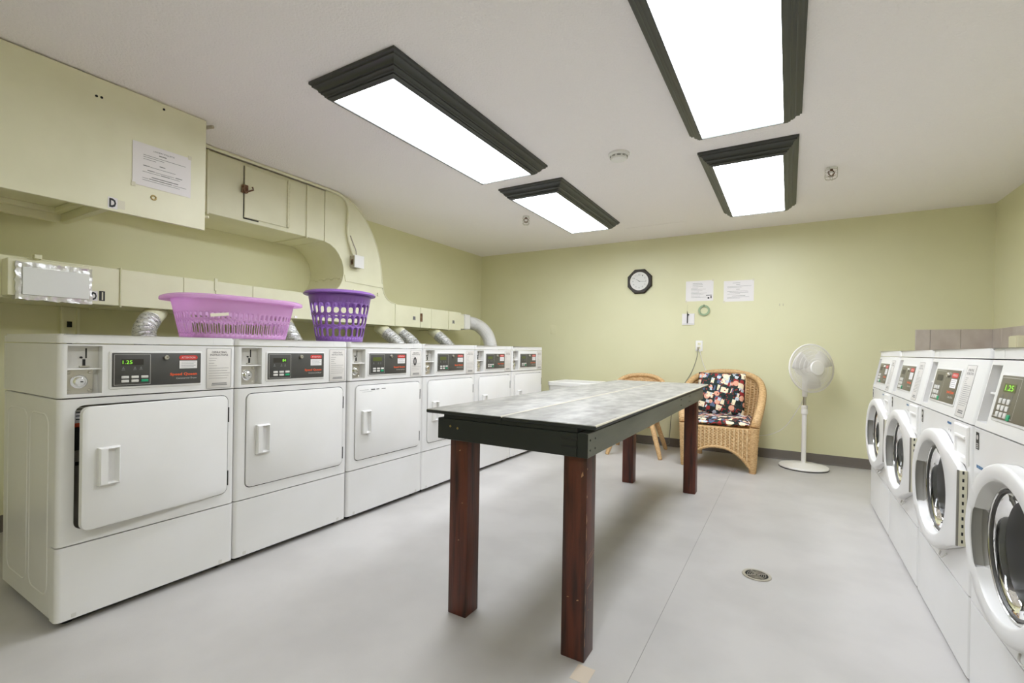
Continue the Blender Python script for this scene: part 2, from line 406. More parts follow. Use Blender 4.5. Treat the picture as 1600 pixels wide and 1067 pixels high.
# ------------------------------------------------------------------ dryers
def control_face(t, x0, x1, z0, z1, split, y, face, f, washer, digits, stick=True):
    """dark control face with its buttons, display, key switch and printing (front plane at y)"""
    bm = BM(); slab(bm, x0-.009, x1+.006, z0-.009, z1+.007, .006, .004, -.003, .003); sh(bm, washer); bez = obj('panel_bezel', bm, 'white', t)
    bm = BM(); slab(bm, x0, x1, z0, z1, .003, -.001, -.0045, .001); sh(bm, washer); p = obj('control_panel', bm, face, t)
    g = lambda a, b: f(a, b, -.0052)
    def outline(bm):
        q = .0012; a, b, c, d = x0+.006, split, z0+.006, z1-.006
        bar(bm, a, b, c, c+q, g); bar(bm, a, b, d-q, d, g); bar(bm, a, a+q, c, d, g); bar(bm, b-q, b, c, d, g)
    printo('panel_outline', 'grey', p, outline)
    sw = split-x0; dx0 = x0+sw*.26; dx1 = x0+sw*.78; dz = z1-(.038 if not washer else .036)
    printo('display_window', 'leddim' if digits in (None, 'w4') else 'leddark', p, lambda bm: bar(bm, dx0-.004, dx1+.004, dz-.011, dz+.013, lambda a, b: f(a, b, -.0050)))
    if digits == '125':
        printo('display_digits', 'led', p, lambda bm: text(bm, '1.25', dx0, dx0+.032, dz-.006, dz+.008, g))
    elif digits == '84':
        printo('display_digits', 'led', p, lambda bm: text(bm, '84', dx1-.020, dx1-.001, dz-.006, dz+.008, g))
    elif digits == 'w4':
        printo('display_digits', 'led', p, lambda bm: text(bm, '1.25', dx0+.008, dx1-.010, dz-.007, dz+.009, g))
    def marks(bm):
        for k, a in enumerate((.28, .58, .74)):
            xx = x0+sw*a; zz = dz-.022
            bar(bm, xx-.002, xx+.002, zz, zz+.004, g); bar(bm, xx-.006, xx+.006, zz-.009, zz-.007, g); bar(bm, xx-.004, xx+.004, zz-.004, zz-.001, g)
    printo('indicator_marks', 'inkgrey', p, marks)
    if washer:
        bx, bz, dxs, dzs, rows = x0+.036, z0+.052, .0285, .0195, 3
    else:
        bx, bz, dxs, dzs, rows = x0+.042, z0+.037, .033, .0155, 2
    for r in range(rows):
        for c in range(3):
            xx, zz = bx+c*dxs, bz-r*dzs
            bw, bh = (.0095, .0075) if washer else (.0125, .0052)
            bm = BM(); slab(bm, xx-bw, xx+bw, zz-bh, zz+bh, .002, -.003, -.0068, .001, 2); sh(bm, washer)
            last = (r == rows-1 and c == 2)
            obj('button', bm, 'green' if last and not washer else 'grey', p)
    if washer:
        xx, zz = bx+3*dxs-.004, bz-2*dzs-.003
        bm = BM(); slab(bm, xx-.0095, xx+.0095, zz-.0085, zz+.0085, .003, -.003, -.0068, .001, 2); sh(bm, washer); obj('start_button', bm, 'green', p)
    kx, kz = (split+(x1-split)*(.29 if not washer else .30), z1-.019)
    bm = BM(); lathe(bm, [(.0095, -.003), (.0095, -.012), (.0085, -.0135), (.004, -.0135), (.0036, -.009)], 20, (kx, 0, kz), 'y'); sh(bm, washer); obj('key_switch', bm, 'steel', p)
    ax0 = x1-(.086 if not washer else .088); ax1 = x1-.016
    printo('warning_sticker', 'red', p, lambda bm: text_oval(bm, ax0-.002, ax1+.002, z1-.029, z1-.010, g))
    printo('warning_lettering', 'paper', p, lambda bm: text(bm, 'ATTENTION', ax0+.008, ax1-.008, z1-.0235, z1-.0155, lambda a, b: f(a, b, -.0057)))
    pb = printo('notice_sticker', 'paper', p, lambda bm: bar(bm, ax0, ax1, z1-.067, z1-.033, g))
    printo('printed_lines', 'inkgrey', p, lambda bm: [bar(bm, ax0+.006, ax1-.006-.008*(k % 2), z1-.040-k*.007, z1-.0385-k*.007, lambda a, b: f(a, b, -.0057)) for k in range(4)])
    tx0 = x1-(.122 if not washer else .105)
    printo('maker_lettering', 'orange', p, lambda bm: text(bm, 'Speed Queen', tx0, x1-.016, z0+.034, z0+.049, g, .03))
    printo('model_lettering', 'grey', p, lambda bm: text(bm, 'Commercial Washer' if washer else 'Commercial Dryer', tx0+.024, x1-.016, z0+.020, z0+.029, g))
def text_oval(bm, x0, x1, z0, z1, f):
    bm.faces.new([bm.verts.new(f(a, b)) for a, b in rrect(x0, x1, z0, z1, (z1-z0)/2-.0002, 5)])
SK, SZ = .19, .84
def sh(bm, on):
    if on:
        for v in bm.verts:
            if v.co.y < .3: v.co.y += SK*(v.co.z-SZ)
def face_map(washer):
    return (lambda a, b, y: (a, y+SK*(b-SZ), b)) if washer else (lambda a, b, y: (a, y, b))
def instruction_label(t, x0, x1, z0, z1, washer, ring=False):
    f = face_map(washer)
    bm = BM(); slab(bm, x0, x1, z0, z1, .002, .001, -.0012, .0005, 2); sh(bm, washer); L = obj('instruction_label', bm, 'label', t)
    g = lambda a, b: f(a, b, -.0018)
    def ol(bm):
        q = .0012
        bar(bm, x0, x1, z0, z0+q, g); bar(bm, x0, x1, z1-q, z1, g); bar(bm, x0, x0+q, z0, z1, g); bar(bm, x1-q, x1, z0, z1, g)
        n = 9 if not washer else 15
        for k in range(n):
            zz = z1-.046-k*(z1-z0-.08)/n
            ln = (x1-x0)*(.32 if k < 4 else .86)-.012*(k % 3)*.5
            bar(bm, x0+.010, x0+.010+ln, zz, zz+.0013, g)
        bar(bm, x0+.024, x1-.02, z0+.020, z0+.024, g); bar(bm, x0+.022, x1-.018, z0+.013, z0+.017, g)
    printo('printed_lines', 'inkgrey', L, ol)
    m = (x0+x1)/2; hw = (x1-x0)*.30
    printo('heading_lettering', 'ink', L, lambda bm: (text(bm, 'OPERATING', m-hw, m+hw, z1-.0225, z1-.0135, g), text(bm, 'INSTRUCTIONS', m-hw*1.2, m+hw*1.2, z1-.0345, z1-.0255, g)))
    if ring:
        bm = BM(); c = Vector((x0+(x1-x0)*.40, 0, z0+(z1-z0)*.58))
        tube(bm, [(c.x+.011*cos(i*pi/10), -.003, c.z+.026*sin(i*pi/10)) for i in range(20)], .0035, 6, closed=True); obj('black_ring_mark', bm, 'black', L)
def dryer(y0, w, label, digits=None, angle=0, ring=False, note=False):
    d = .63
    t = thing('tumble_dryer', label, 'dryer', (DX, y0, 0), pi/2, 'white coin dryers along the left wall')
    f = face_map(False)
    for x in (.05, w-.05):
        for y in (.07, d-.06):
            obj('foot', lathe(BM(), [(.022, 0), (.024, .006), (.012, .012), (.012, .034)], 14, (x, y, 0)), 'black', t)
    bm = BM(); box(bm, .03, w-.03, .05, d-.04, .004, .031); obj('underside_shade', bm, 'black', t, ang=0)  # black block painting in the deep shade under the dryer
    # cabinet with pressed side panels
    bm = BM(); box(bm, .002, w-.002, .0555, d, .030, .8485, .003, 1)
    obj('cabinet', bm, 'white', t)
    for s, xs in ((-1, .002), (1, w-.002)):
        bm = BM()
        for a, b in ((.09, .30), (.325, .575)):
            rr = rrect(a, b, .10, .79, .05, 6); ri = rrect(a+.008, b-.008, .108, .782, .043, 6)
            loft(bm, [[(xs, p, q) for p, q in rr], [(xs+s*.0016, p, q) for p, q in rrect(a+.004, b-.004, .104, .786, .046, 6)], [(xs, p, q) for p, q in ri]], False, False)
        obj('pressed_rib', bm, 'white', t)
    bm = BM(); plan = [(0, .055)]+[(.018-.018*sin(radians(18*k)), .018-.018*cos(radians(18*k))) for k in range(5, -1, -1)]
    plan = plan+[(w-x, y) for x, y in plan[::-1]]
    prism(bm, plan, 'z', .030, .3015); tp = obj('toe_panel', bm, 'white', t)
    for x in (.05, w-.06):
        bm = BM(); box(bm, x-.004, x+.010, -.0012, .002, .036, .050); obj('toe_clip', bm, 'grey', tp, ang=0)
    dx0, dx1, dz0, dz1 = .052, w-.034, .361, .8205
    bm = BM(); panel_round(bm, w, .055, .3065, .8485, (dx0-.0035, dx1+.0035, dz0-.0035, dz1+.0035), .03, .05); fp = obj('front_panel', bm, ['white', 'gasket' if angle else 'dark'], t)
    for z in (.43, .73):
        bm = BM(); box(bm, dx1+.0005, dx1+.006, -.0055, .001, z-.035, z+.035, .001, 1); obj('hinge', bm, 'dark', t)
    dr = obj('door', slab(BM(), dx0-dx1, 0, dz0, dz1, .027, .014, -.006, .004), 'white', t, loc=(dx1, 0, 0), rot=(0, 0, angle))
    bm = BM(); slab(bm, dx0-dx1+.06, -.012, dz0+.03, dz1-.03, .02, .034, .0145, .0005)
    obj('door_liner', bm, 'gasket', dr)
    hx = dx0-dx1+.045
    bm = BM(); plate_pocket(bm, hx, hx+.068, .520, .664, -.005, -.026, (hx+.027, hx+.063, .526, .658), -.008, .005); obj('door_handle', bm, 'white', dr)
    if note:
        q = lambda a, b: (a, -.0066, b)
        printo('faint_lettering', 'inkgrey', dr, lambda bm: [bar(bm, dx0-dx1+a, dx0-dx1+b, c, c+h, q) for a, b, c, h in ((.028, .10, .792, .0015), (.05, .13, .780, .0012), (.12, .155, .788, .008), (.165, .19, .789, .007), (.21, .245, .790, .006))])
    if angle:
        g = lambda a, b: (dx0+.006+a, .0490, b); g2 = lambda a, b: (dx0+.006+a, .0485, b)
        st = printo('inner_sticker', 'paper', t, lambda bm: bar(bm, 0, .04, .745, .812, g))
        printo('sticker_orange_band', 'orange', st, lambda bm: bar(bm, 0, .04, .736, .752, g2))
        printo('sticker_black_band', 'black', st, lambda bm: bar(bm, 0, .04, .648, .738, g2))
        printo('sticker_mark', 'black', st, lambda bm: bar(bm, .008, .022, .590, .604, g2))
        printo('sticker_lettering', 'ink', st, lambda bm: [bar(bm, .008, .026+.004*(k % 2), .803-k*.013, .807-k*.013, g2) for k in range(4)])
    # control hood with the coin box pocket
    bm = BM(); shell_hole(bm, w, d, .8535, 1.0535, (.026, .128, .866, 1.047), .042); obj('control_hood', bm, 'white', t)
    bm = BM(); box(bm, .0265, .1275, .034, .0415, .962, 1.0465); cm = obj('coin_slot_plate', bm, 'grey', t, ang=0)
    bm = BM(); box(bm, .087, .0915, .0325, .0345, 1.0, 1.038); obj('coin_slot', bm, 'black', cm, ang=0)
    bm = BM(); box(bm, .079, .087, .0315, .0345, .972, .996); lathe(bm, [(.004, .034), (.004, .028), (.002, .026)], 10, (.074, 0, 1.003), 'y'); obj('coin_return', bm, 'black', cm)
    bm = BM(); box(bm, .068, .098, .024, .034, .966, .9705, .001, 1); obj('coin_return_lip', bm, 'steel', cm)
    bm = BM(); box(bm, .0262, .1278, .006, .042, .957, .962, .001, 1); obj('coin_shelf', bm, 'white2', t)
    bm = BM(); box(bm, .0265, .108, .026, .0415, .8665, .9565, .001, 1); lk = obj('lock_plate', bm, 'steel', t)
    obj('lock_cylinder', lathe(BM(), [(.026, .0262), (.026, .021), (.022, .018), (.0165, .018), (.0165, .010), (.014, .008)], 28, (.066, 0, .912), 'y'), 'chrome', lk)
    bm = BM(); box(bm, .066, .074, .0068, .009, .910, .914); obj('keyhole', bm, 'black', lk, ang=0)
    for x, z in ((.036, .946), (.098, .946), (.098, .877), (.036, .877)):
        obj('plate_screw', lathe(BM(), [(.006, .0262), (.006, .022), (.004, .020)], 10, (x, 0, z), 'y'), 'steel', lk)
    control_face(t, .157, .157+(.321 if w < .64 else .333)*min(1, w/.62), .887, 1.021, .157+.128, 0, 'panel', f, False, digits)
    instruction_label(t, w-.130, w-.021, .853+.006, 1.043, False, ring)
    bm = BM(); shell_hole(bm, w, d, 1.0570, 1.091, (.1, w-.1, 1.060, 1.085), .0005, .022)
    es = [e for e in bm.edges if all(abs(v.co.z-1.091) < 1e-5 for v in e.verts)]
    bmesh.ops.bevel(bm, geom=es, offset=.006, segments=2, affect='EDGES'); obj('top_lid', bm, 'white', t)
    bm = BM(); box(bm, .012, w-.012, .012, d-.01, .846, 1.060); obj('inner_frame', bm, 'dark', t, ang=0) if False else bm.free()
    return t
DY = [(.6235, .6335, 'white coin dryer nearest the camera at left, with its door standing ajar', '125', radians(5), False, False),
      (1.2595, .6600, 'white coin dryer second from the near end, under the round purple basket', '84', 0, False, False),
      (1.9290, .6640, 'white coin dryer with a black ring mark on its instruction label', None, 0, True, True),
      (2.5955, .6550, 'fourth white coin dryer along, with near table corner hiding its handle', None, 0, False, False),
      (3.2530, .6040, 'white coin dryer next to last before the back wall', None, 0, False, False),
      (3.8595, .6460, 'white coin dryer at the far end of the row, below the white hose', None, 0, False, False)]
for a in DY: dryer(*a)

# ------------------------------------------------------------------ washers
def hull_r(th, Rr, hx, hz):
    """outline of the washer door: a circle joined by tangents to a straight hinge edge"""
    best = 1e9; d = (cos(th), sin(th))
    if d[0] > 0: best = min(best, hx/d[0]) if abs(hx/d[0]*d[1]) <= hz else best
    if best < 1e8: return best
    # tangent from hinge corner to circle
    px, pz = hx, hz*(1 if d[1] >= 0 else -1)
    D = sqrt(px*px+pz*pz); base = math.atan2(pz, px); off = math.acos(Rr/D)
    tt = base+off*(1 if pz > 0 else -1)
    tx, tz = Rr*cos(tt), Rr*sin(tt)
    ath, a1, a2 = math.atan2(d[1], d[0]), math.atan2(pz, px), math.atan2(tz, tx)
    if min(a1, a2) <= ath <= max(a1, a2):
        ex, ez = tx-px, tz-pz; den = d[0]*ez-d[1]*ex
        return (px*ez-pz*ex)/den
    return Rr
def washer(yl, label, digits, badge=True):
    w, d = .7045, .72
    t = thing('front_load_washer', label, 'washing machine', (WX, yl, 0), -pi/2, 'white front loading washers along the right wall')
    f = face_map(True); ff = lambda a, b, y: (a, y, b)
    for x in (.05, w-.05):
        for y in (.06, d-.06): obj('foot', lathe(BM(), [(.022, 0), (.024, .004), (.012, .008), (.012, .016)], 14, (x, y, 0)), 'black', t)
    xc, zc, Rr, ri = .372, .556, .226, .176
    bm = BM(); box(bm, .002, w-.002, .36, d, .012, .836, .003, 1); obj('cabinet', bm, 'white', t)
    bm = BM(); plan = [(0, .36)]+[(.015-.015*sin(radians(18*k)), .015-.015*cos(radians(18*k))) for k in range(5, -1, -1)]
    plan = plan+[(w-x, y) for x, y in plan[::-1]]
    prism(bm, plan, 'z', .012, .277); obj('lower_panel', bm, 'white', t)
    bm = BM(); shell_hole(bm, w, .36, .281, .8365, (xc-.142, xc+.142, zc-.142, zc+.142), .33, .015); obj('front_panel', bm, 'white', t)
    bm = BM(); lathe(bm, [(.139, .012), (.139, .30), (.12, .318), (.02, .318)], 40, (xc, 0, zc), 'y'); obj('drum', bm, 'drum', t)
    # door: thick on the handle side, thinner towards the hinge
    N = 96; rings = []; hxl = .292
    tp = lambda x: 1.06-.60*max(0, min(1, (x-(xc-Rr))/(Rr+hxl)))
    hz = [158 < math.degrees(2*pi*k/N) < 212 for k in range(N)]
    for k in range(N):
        th = 2*pi*k/N; ro = hull_r(th, Rr, hxl, .1265)
        ins = .014 if ro > Rr+.02 else .010; h = hz[k]
        px = xc+ro*cos(th); T = tp(px); yi = -.047*tp(xc+ri*cos(th)); yg = -.013
        pr = [(ro, -.002), (ro, -.036*T), (ro-.003, -.045*T), (ro-ins, -.050*T), (ri+.010, yi-.003), (ri+.008 if h else ri+.003, yi),
              (ri+.026 if h else ri+.001, yi*.85+yg*.15), (ri+.026 if h else ri-.003, yi*.2+yg*.8), (ri-.005, yg-.0005), (ri-.009, yg)]
        rings.append([(xc+r*cos(th), y, zc+r*sin(th)) for r, y in pr])
    bm = BM(); V = [[bm.verts.new(p) for p in r] for r in rings]
    for k in range(N):
        A, B = V[k], V[(k+1) % N]
        for i in range(len(A)-1):
            fc = bm.faces.new((A[i], A[i+1], B[i+1], B[i]))
            if hz[k] and hz[(k+1) % N] and 5 <= i <= 7: fc.material_index = 1
    dr = obj('door', bm, ['white', 'recess'], t, ang=40)
    bm = BM(); tube(bm, [(xc+(ri-.010)*cos(i*pi/32), -.014, zc+(ri-.010)*sin(i*pi/32)) for i in range(64)], .0035, 8, closed=True); obj('door_trim_ring', bm, 'chrome', dr)
    bm = BM(); tube(bm, [(xc+(ri-.018)*cos(i*pi/32), -.010, zc+(ri-.018)*sin(i*pi/32)) for i in range(64)], .0055, 8, closed=True); obj('door_seal', bm, 'panel', dr)
    bm = BM(); lathe(bm, [(ri-.020, -.010), (ri-.036, -.003), (ri-.044, .020), (ri-.056, .045), (ri-.10, .066), (.03, .074), (.001, .075)], 48, (xc, 0, zc), 'y')
    for q in [fc for fc in bm.faces if len(fc.verts) > 4]: bm.faces.remove(q)
    obj('door_glass', bm, 'glass', dr, ang=60)
    hx = xc+hxl
    bm = BM(); box(bm, hx-.001, hx+.0035, -.022, -.001, zc-.126, zc+.126, .001, 1); hp = obj('hinge_plate', bm, 'tape', dr)
    bm = BM(); box(bm, hx-.0005, hx+.0050, -.0275, -.0215, zc-.127, zc+.127, .001, 1); obj('hinge_barrel', bm, 'gasket', dr)
    bm = BM()
    for k in range(10): box(bm, hx+.003, hx+.0042, -.014, -.009, zc-.116+k*.0255, zc-.105+k*.0255)
    o = obj('hinge_slots', bm, 'black', dr, ang=0); o['kind'] = 'stuff'
    bm = BM(); tube(bm, crom([(xc+.05, -.012, zc-Rr-.004), (xc+.07, -.02, zc-Rr-.012), (xc+.10, -.02, zc-Rr-.010), (xc+.12, -.010, zc-Rr+.012)], 4), .003, 6); obj('door_catch', bm, 'grey', t)
    # soap drawer
    bm = BM(); plate_pocket(bm, .528, .676, .700, .829, .001, -.007, (.545, .660, .722, .795), -.002, .004); sd = obj('soap_drawer', bm, 'white2', t)
    bm = BM(); box(bm, .550, .655, -.0105, -.003, .784, .795, .003, 2); obj('drawer_lip', bm, 'white2', sd)
    # stickers
    q = lambda a, b: (a, -.0006, b)
    b1 = printo('badge_sticker', 'black', t, lambda bm: bar(bm, .030, .058, .770, .824, q))
    printo('badge_print', 'grey', b1, lambda bm: (text_oval(bm, .036, .052, .800, .816, lambda a, b: (a, -.001, b)), [bar(bm, .034, .054, .774+k*.006, .777+k*.006, lambda a, b: (a, -.001, b)) for k in range(3)]))
    if digits == 'w4': printo('blue_lettering', 'blue', t, lambda bm: [bar(bm, .040+k*.0085, .046+k*.0085, .712, .722, q) for k in range(7)])
    else: printo('blue_lettering', 'blue', t, lambda bm: [bar(bm, .425+k*.0085, .431+k*.0085, .812, .820, q) for k in range(6)])
    if digits != 'w4': printo('small_marks', 'ink', t, lambda bm: (bar(bm, .444, .448, .788, .794, q), bar(bm, .466, .470, .786, .794, q)))
    # hood
    bm = BM(); shell_hole(bm, w, d, .8405, 1.0535, (.020, .104, .858, 1.038), .07, .016); sh(bm, True); obj('control_hood', bm, 'white', t)
    bm = BM(); box(bm, .0203, .1037, .012, .069, .946, .952, .001, 1); sh(bm, True); obj('coin_shelf', bm, 'white2', t)
    bm = BM(); box(bm, .028, .034, .064, .0695, .880, .888); sh(bm, True); obj('coin_slot', bm, 'black', t, ang=0)
    control_face(t, .139, .458, .884, 1.010, .282, 0, 'panelw', f, True, digits)
    instruction_label(t, .503, .598, .850, 1.033, True)
    bm = BM(); shell_hole(bm, w, d, 1.0570, 1.0905, (.1, w-.1, 1.060, 1.085), .0005, .02, y0=SK*(1.057-SZ))
    es = [e for e in bm.edges if all(abs(v.co.z-1.0905) < 1e-5 for v in e.verts)]
    bmesh.ops.bevel(bm, geom=es, offset=.007, segments=2, affect='EDGES'); obj('top_lid', bm, 'white', t)
    return t
WS = [(4.1905, 'white front-loading washer at the far end, nearest back wall', 'x'), (3.4835, 'white front-loading washer second from the far end of right row', 'x'),
      (2.7760, 'white front-loading washer whose door hinge strip shows fully', 'x'), (2.0685, 'white front-loading washer nearest the camera, cut by right edge of picture', 'w4')]
for a in WS: washer(*a)

# ------------------------------------------------------------------ folding table
t = thing('work_table', 'long work table with worn grey top, black apron and red wood legs', 'table', (-.88, 2.65, 0))
ZT = .8165
def rel(x0, x1, y0, y1): return x0+.88, x1+.88, y0-2.65, y1-2.65
for x0, x1 in ((-1.258, -.901), (-.898, -.536)):
    bm = BM(); box(bm, *rel(x0, x1, 1.452, 3.93), ZT-.016, ZT, .0055, 3)
    for fc in bm.faces: fc.material_index = 0
    bmesh.ops.recalc_face_normals(bm, faces=bm.faces)
    for fc in bm.faces:
        if fc.normal.z < .6: fc.material_index = 1
        if fc.normal.x > .15 and fc.normal.z > .1 and abs(fc.normal.y) < .3: fc.material_index = 2
    obj('tabletop_board', bm, ['boardtop', 'blackpaint', 'worn'], t)
for b in ((-1.172, -.605, 1.462, 1.50), (-1.172, -.605, 3.85, 3.888), (-1.172, -1.13, 1.502, 3.848), (-.647, -.605, 1.502, 3.848)):
    bm = BM(); box(bm, *rel(*b), .786, ZT-.0165); obj('spacer_board', bm, 'blackpaint', t, ang=0)
for nm, b, m in (('apron_board', (-1.198, -.604, 1.456, 1.493), 'blackpaint'), ('apron_board', (-.603, -.565, 1.456, 3.87), 'litpaint'),
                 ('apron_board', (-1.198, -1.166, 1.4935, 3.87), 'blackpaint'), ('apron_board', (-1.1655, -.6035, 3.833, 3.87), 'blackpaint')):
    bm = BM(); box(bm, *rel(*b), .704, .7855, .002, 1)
    if m == 'litpaint':
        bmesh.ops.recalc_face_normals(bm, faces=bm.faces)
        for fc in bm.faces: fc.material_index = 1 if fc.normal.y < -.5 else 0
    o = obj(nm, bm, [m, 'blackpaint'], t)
    if m == 'litpaint': o['label'] = 'mottled side board with its brighter lighting put into the colour'
for x0, y0 in ((-1.164, 1.4945), (-.668, 1.4945), (-1.150, 3.735), (-.672, 3.708)):
    bm = BM(); box(bm, *rel(x0, x0+.087, y0, y0+.087), 0, .785, .004, 2); obj('leg', bm, 'leg', t)
bm = BM()
for y in (1.478, 1.525):
    for z in (.728, .762): lathe(bm, [(.0035, .3145), (.0035, .3165), (.002, .317)], 8, (0, y-2.65, z), 'x')
for y in (3.0, 3.02, 3.28, 3.31):
    for z in (.735, .77): lathe(bm, [(.0035, .3145), (.0035, .3165), (.002, .317)], 8, (0, y-2.65, z), 'x')
obj('apron_screws', bm, 'black', t)
bm = BM()
for x, z in ((-1.135, .757), (-1.10, .752)): lathe(bm, [(.0045, -1.1935), (.0045, -1.1955), (.003, -1.196)], 10, (x+.88, 0, z), 'y')
obj('front_screws', bm, 'brass', t)
bm = BM()
for z in (.737, .763): box(bm, *rel(-.662, -.60, 1.4535, 1.4575), z-.004, z+.003, .001, 1)
obj('gouged_strip', bm, 'black', t)
random.seed(11)
bm = BM(); q4 = lambda a, b, c, d: quadp(bm, *[(p[0]+.88, p[1]-2.65, p[2]) for p in (a, b, c, d)])
XE, YE = -.5804, 1.4939
for z, l in ((.655, .01), (.56, .012), (.47, .04), (.41, .06), (.335, .05), (.27, .09), (.19, .05), (.10, .08), (.05, .04)):
    q4((XE, YE+.002, z), (XE, YE+.004+random.random()*.005, z+l*.3), (XE, YE+.0045, z+l*.75), (XE, YE+.002, z+l))
for z, y0, y1 in ((.335, .01, .085), (.352, .03, .08), (.245, .02, .086), (.19, .05, .06), (.165, .03, .04)):
    q4((XE, YE+y0, z), (XE, YE+y1, z+.25*(y1-y0)), (XE, YE+y1, z+.25*(y1-y0)+.0012), (XE, YE+y0, z+.0022))
for x, z, h in ((-.602, .628, .022), (-.612, .205, .006), (-.648, .21, .003), (-1.12, .655, .006), (-1.12, .30, .004), (-1.105, .45, .003)):
    q4((x, YE, z), (x+.009, YE, z+h*.35), (x+.007, YE, z+h), (x+.002, YE, z+h*.6))
o = obj('paint_chips', bm, 'scratch', t, ang=0, fix=False); o['kind'] = 'stuff'

# ------------------------------------------------------------------ ductwork on the left wall
FX, BX_ = -3.30, XL+.002
t = thing('ventilation_duct', 'pale green sheet metal duct bending from ceiling down along the left wall', 'duct', (FX, 2.5, 1.27))
def wpt(x, y, z): return (x-FX, y-2.5, z-1.27)
def dbox(nm, x0, x1, y0, y1, z0, z1, m='duct', bev=.003, par=None):
    bm = BM(); box(bm, x0-FX, x1-FX, y0-2.5, y1-2.5, z0-1.27, z1-1.27, bev, 1); return obj(nm, bm, m, par or t)
us1 = dbox('upper_section', BX_, FX, 1.05, 2.352, 1.925, 2.338)
dbox('upper_section', BX_, FX, 2.357, 2.520, 1.925, 2.338)
dbox('joint_cleat', BX_, FX+.012, 2.348, 2.361, 1.915, 2.338)
dbox('joint_cleat', BX_, FX+.012, 1.612, 1.626, 1.912, 2.338)
ad = dbox('access_door', FX+.001, FX+.009, 1.860, 2.185, 1.955, 2.312)
bm = BM(); tube(bm, [wpt(FX+.012, 2.188, z) for z in (1.955, 2.312)], .008, 8)
for k in range(12): lathe(bm, [(.0115, 0), (.0115, .016)], 8, wpt(FX+.012, 2.188, 1.965+k*.029))
obj('door_hinge', bm, 'duct', ad)
bm = BM(); box(bm, *[v for p in zip(wpt(FX+.008, 1.835, 2.12), wpt(FX+.034, 1.872, 2.175)) for v in p], .003, 1)
tube(bm, [wpt(FX+.02, 1.865, 2.13), wpt(FX+.045, 1.90, 2.15), wpt(FX+.04, 1.895, 2.17)], .006, 6); obj('door_latch', bm, 'rust', ad)
bm = BM(); tube(bm, [wpt(FX+.002, 1.857, z) for z in (1.945, 2.315)], .0025, 5)
box(bm, *[v for p in zip(wpt(FX+.0005, 1.857, 1.945), wpt(FX+.003, 1.965, 1.953)) for v in p]); obj('door_gap', bm, 'dark', ad)
poly = [(2.524, 1.925), (2.575, 1.913), (2.625, 1.885), (2.665, 1.846), (2.698, 1.795), (2.716, 1.738), (2.719, 1.68), (2.706, 1.625), (2.68, 1.575), (2.64, 1.533), (2.58, 1.502), (2.50, 1.484), (2.44, 1.480),
        (2.44, 1.272), (3.333, 1.272), (3.333, 1.484), (3.285, 1.492), (3.245, 1.508), (3.21, 1.535), (3.185, 1.570), (3.168, 1.615), (3.160, 1.68), (3.150, 1.77), (3.128, 1.88), (3.092, 1.985), (3.04, 2.085), (2.98, 2.17), (2.905, 2.245), (2.82, 2.305), (2.74, 2.338), (2.524, 2.338)]
bm = BM(); prism(bm, [(a-2.5, b-1.27) for a, b in poly], 'x', BX_-FX, 0); el = obj('elbow_section', bm, 'duct', t, ang=28)
bm = BM(); tube(bm, [wpt(FX+.002, *p) for p in poly[:13]], .005, 6); tube(bm, [wpt(FX+.002, *p) for p in poly[15:]], .005, 6); obj('rolled_seam', bm, 'duct', el)
bm = BM(); prism(bm, [(2.735-2.5, 1.625-1.27), (3.165-2.5, 1.618-1.27), (3.166-2.5, 1.655-1.27), (2.728-2.5, 1.68-1.27)], 'x', 0, .008); obj('joint_strip', bm, 'duct', el)
bm = BM()
for y in (2.83, 3.11):
    box(bm, *[v for p in zip(wpt(FX, y-.012, 1.535), wpt(FX+.014, y+.012, 1.565)) for v in p], .002, 1)
box(bm, *[v for p in zip(wpt(FX, 2.735, 1.548), wpt(FX+.006, 3.13, 1.556)) for v in p])
obj('slide_clip', bm, 'duct', el)
bm = BM(); tube(bm, [wpt(x, 2.712, 1.655) for x in (FX-.01, XL+.02)], .005, 6)
for k in range(4): lathe(bm, [(.009, -.02), (.011, 0), (.009, .02)], 10, wpt(FX-.04-k*.1, 2.712, 1.648), 'x')
obj('rivet_seam', bm, 'duct', el)
for y0, y1 in ((-.9, 1.160), (1.168, 1.488), (1.490, 1.680), (1.682, 1.932), (1.934, 2.438), (3.338, 3.700), (3.704, 3.872), (3.875, 4.165), (4.170, 4.400)):
    dbox('lower_section', BX_, FX, y0, y1, 1.272, 1.482)
dbox('joint_cleat', BX_, FX+.008, 1.160, 1.1685, 1.264, 1.490)
dbox('joint_cleat', BX_, FX+.008, 3.333, 3.3385, 1.266, 1.490)
dbox('joint_cleat', BX_, FX+.010, 4.165, 4.171, 1.262, 1.488)
dbox('end_section', BX_, FX-.03, 4.402, 4.50, 1.295, 1.462)
dbox('end_collar', BX_+.1, FX-.005, 4.50, 4.60, 1.290, 1.470, 'white2', .01)
dbox('hanging_strap', FX, FX+.006, 1.672, 1.690, 1.42, 1.50, 'duct', .001)
bm = BM(); box(bm, *[v for p in zip(wpt(FX, 3.695, 1.335), wpt(FX+.012, 3.722, 1.42)) for v in p], .002, 1); obj('rusty_catch', bm, 'rust', t)
bm = BM(); box(bm, *[v for p in zip(wpt(FX, 0.80, 1.478), wpt(FX+.03, 0.83, 1.50)) for v in p], .002, 1); obj('duct_tab', bm, 'duct', t)
fy = lambda x, e=0: (lambda a, b: wpt(x+e, a, b))
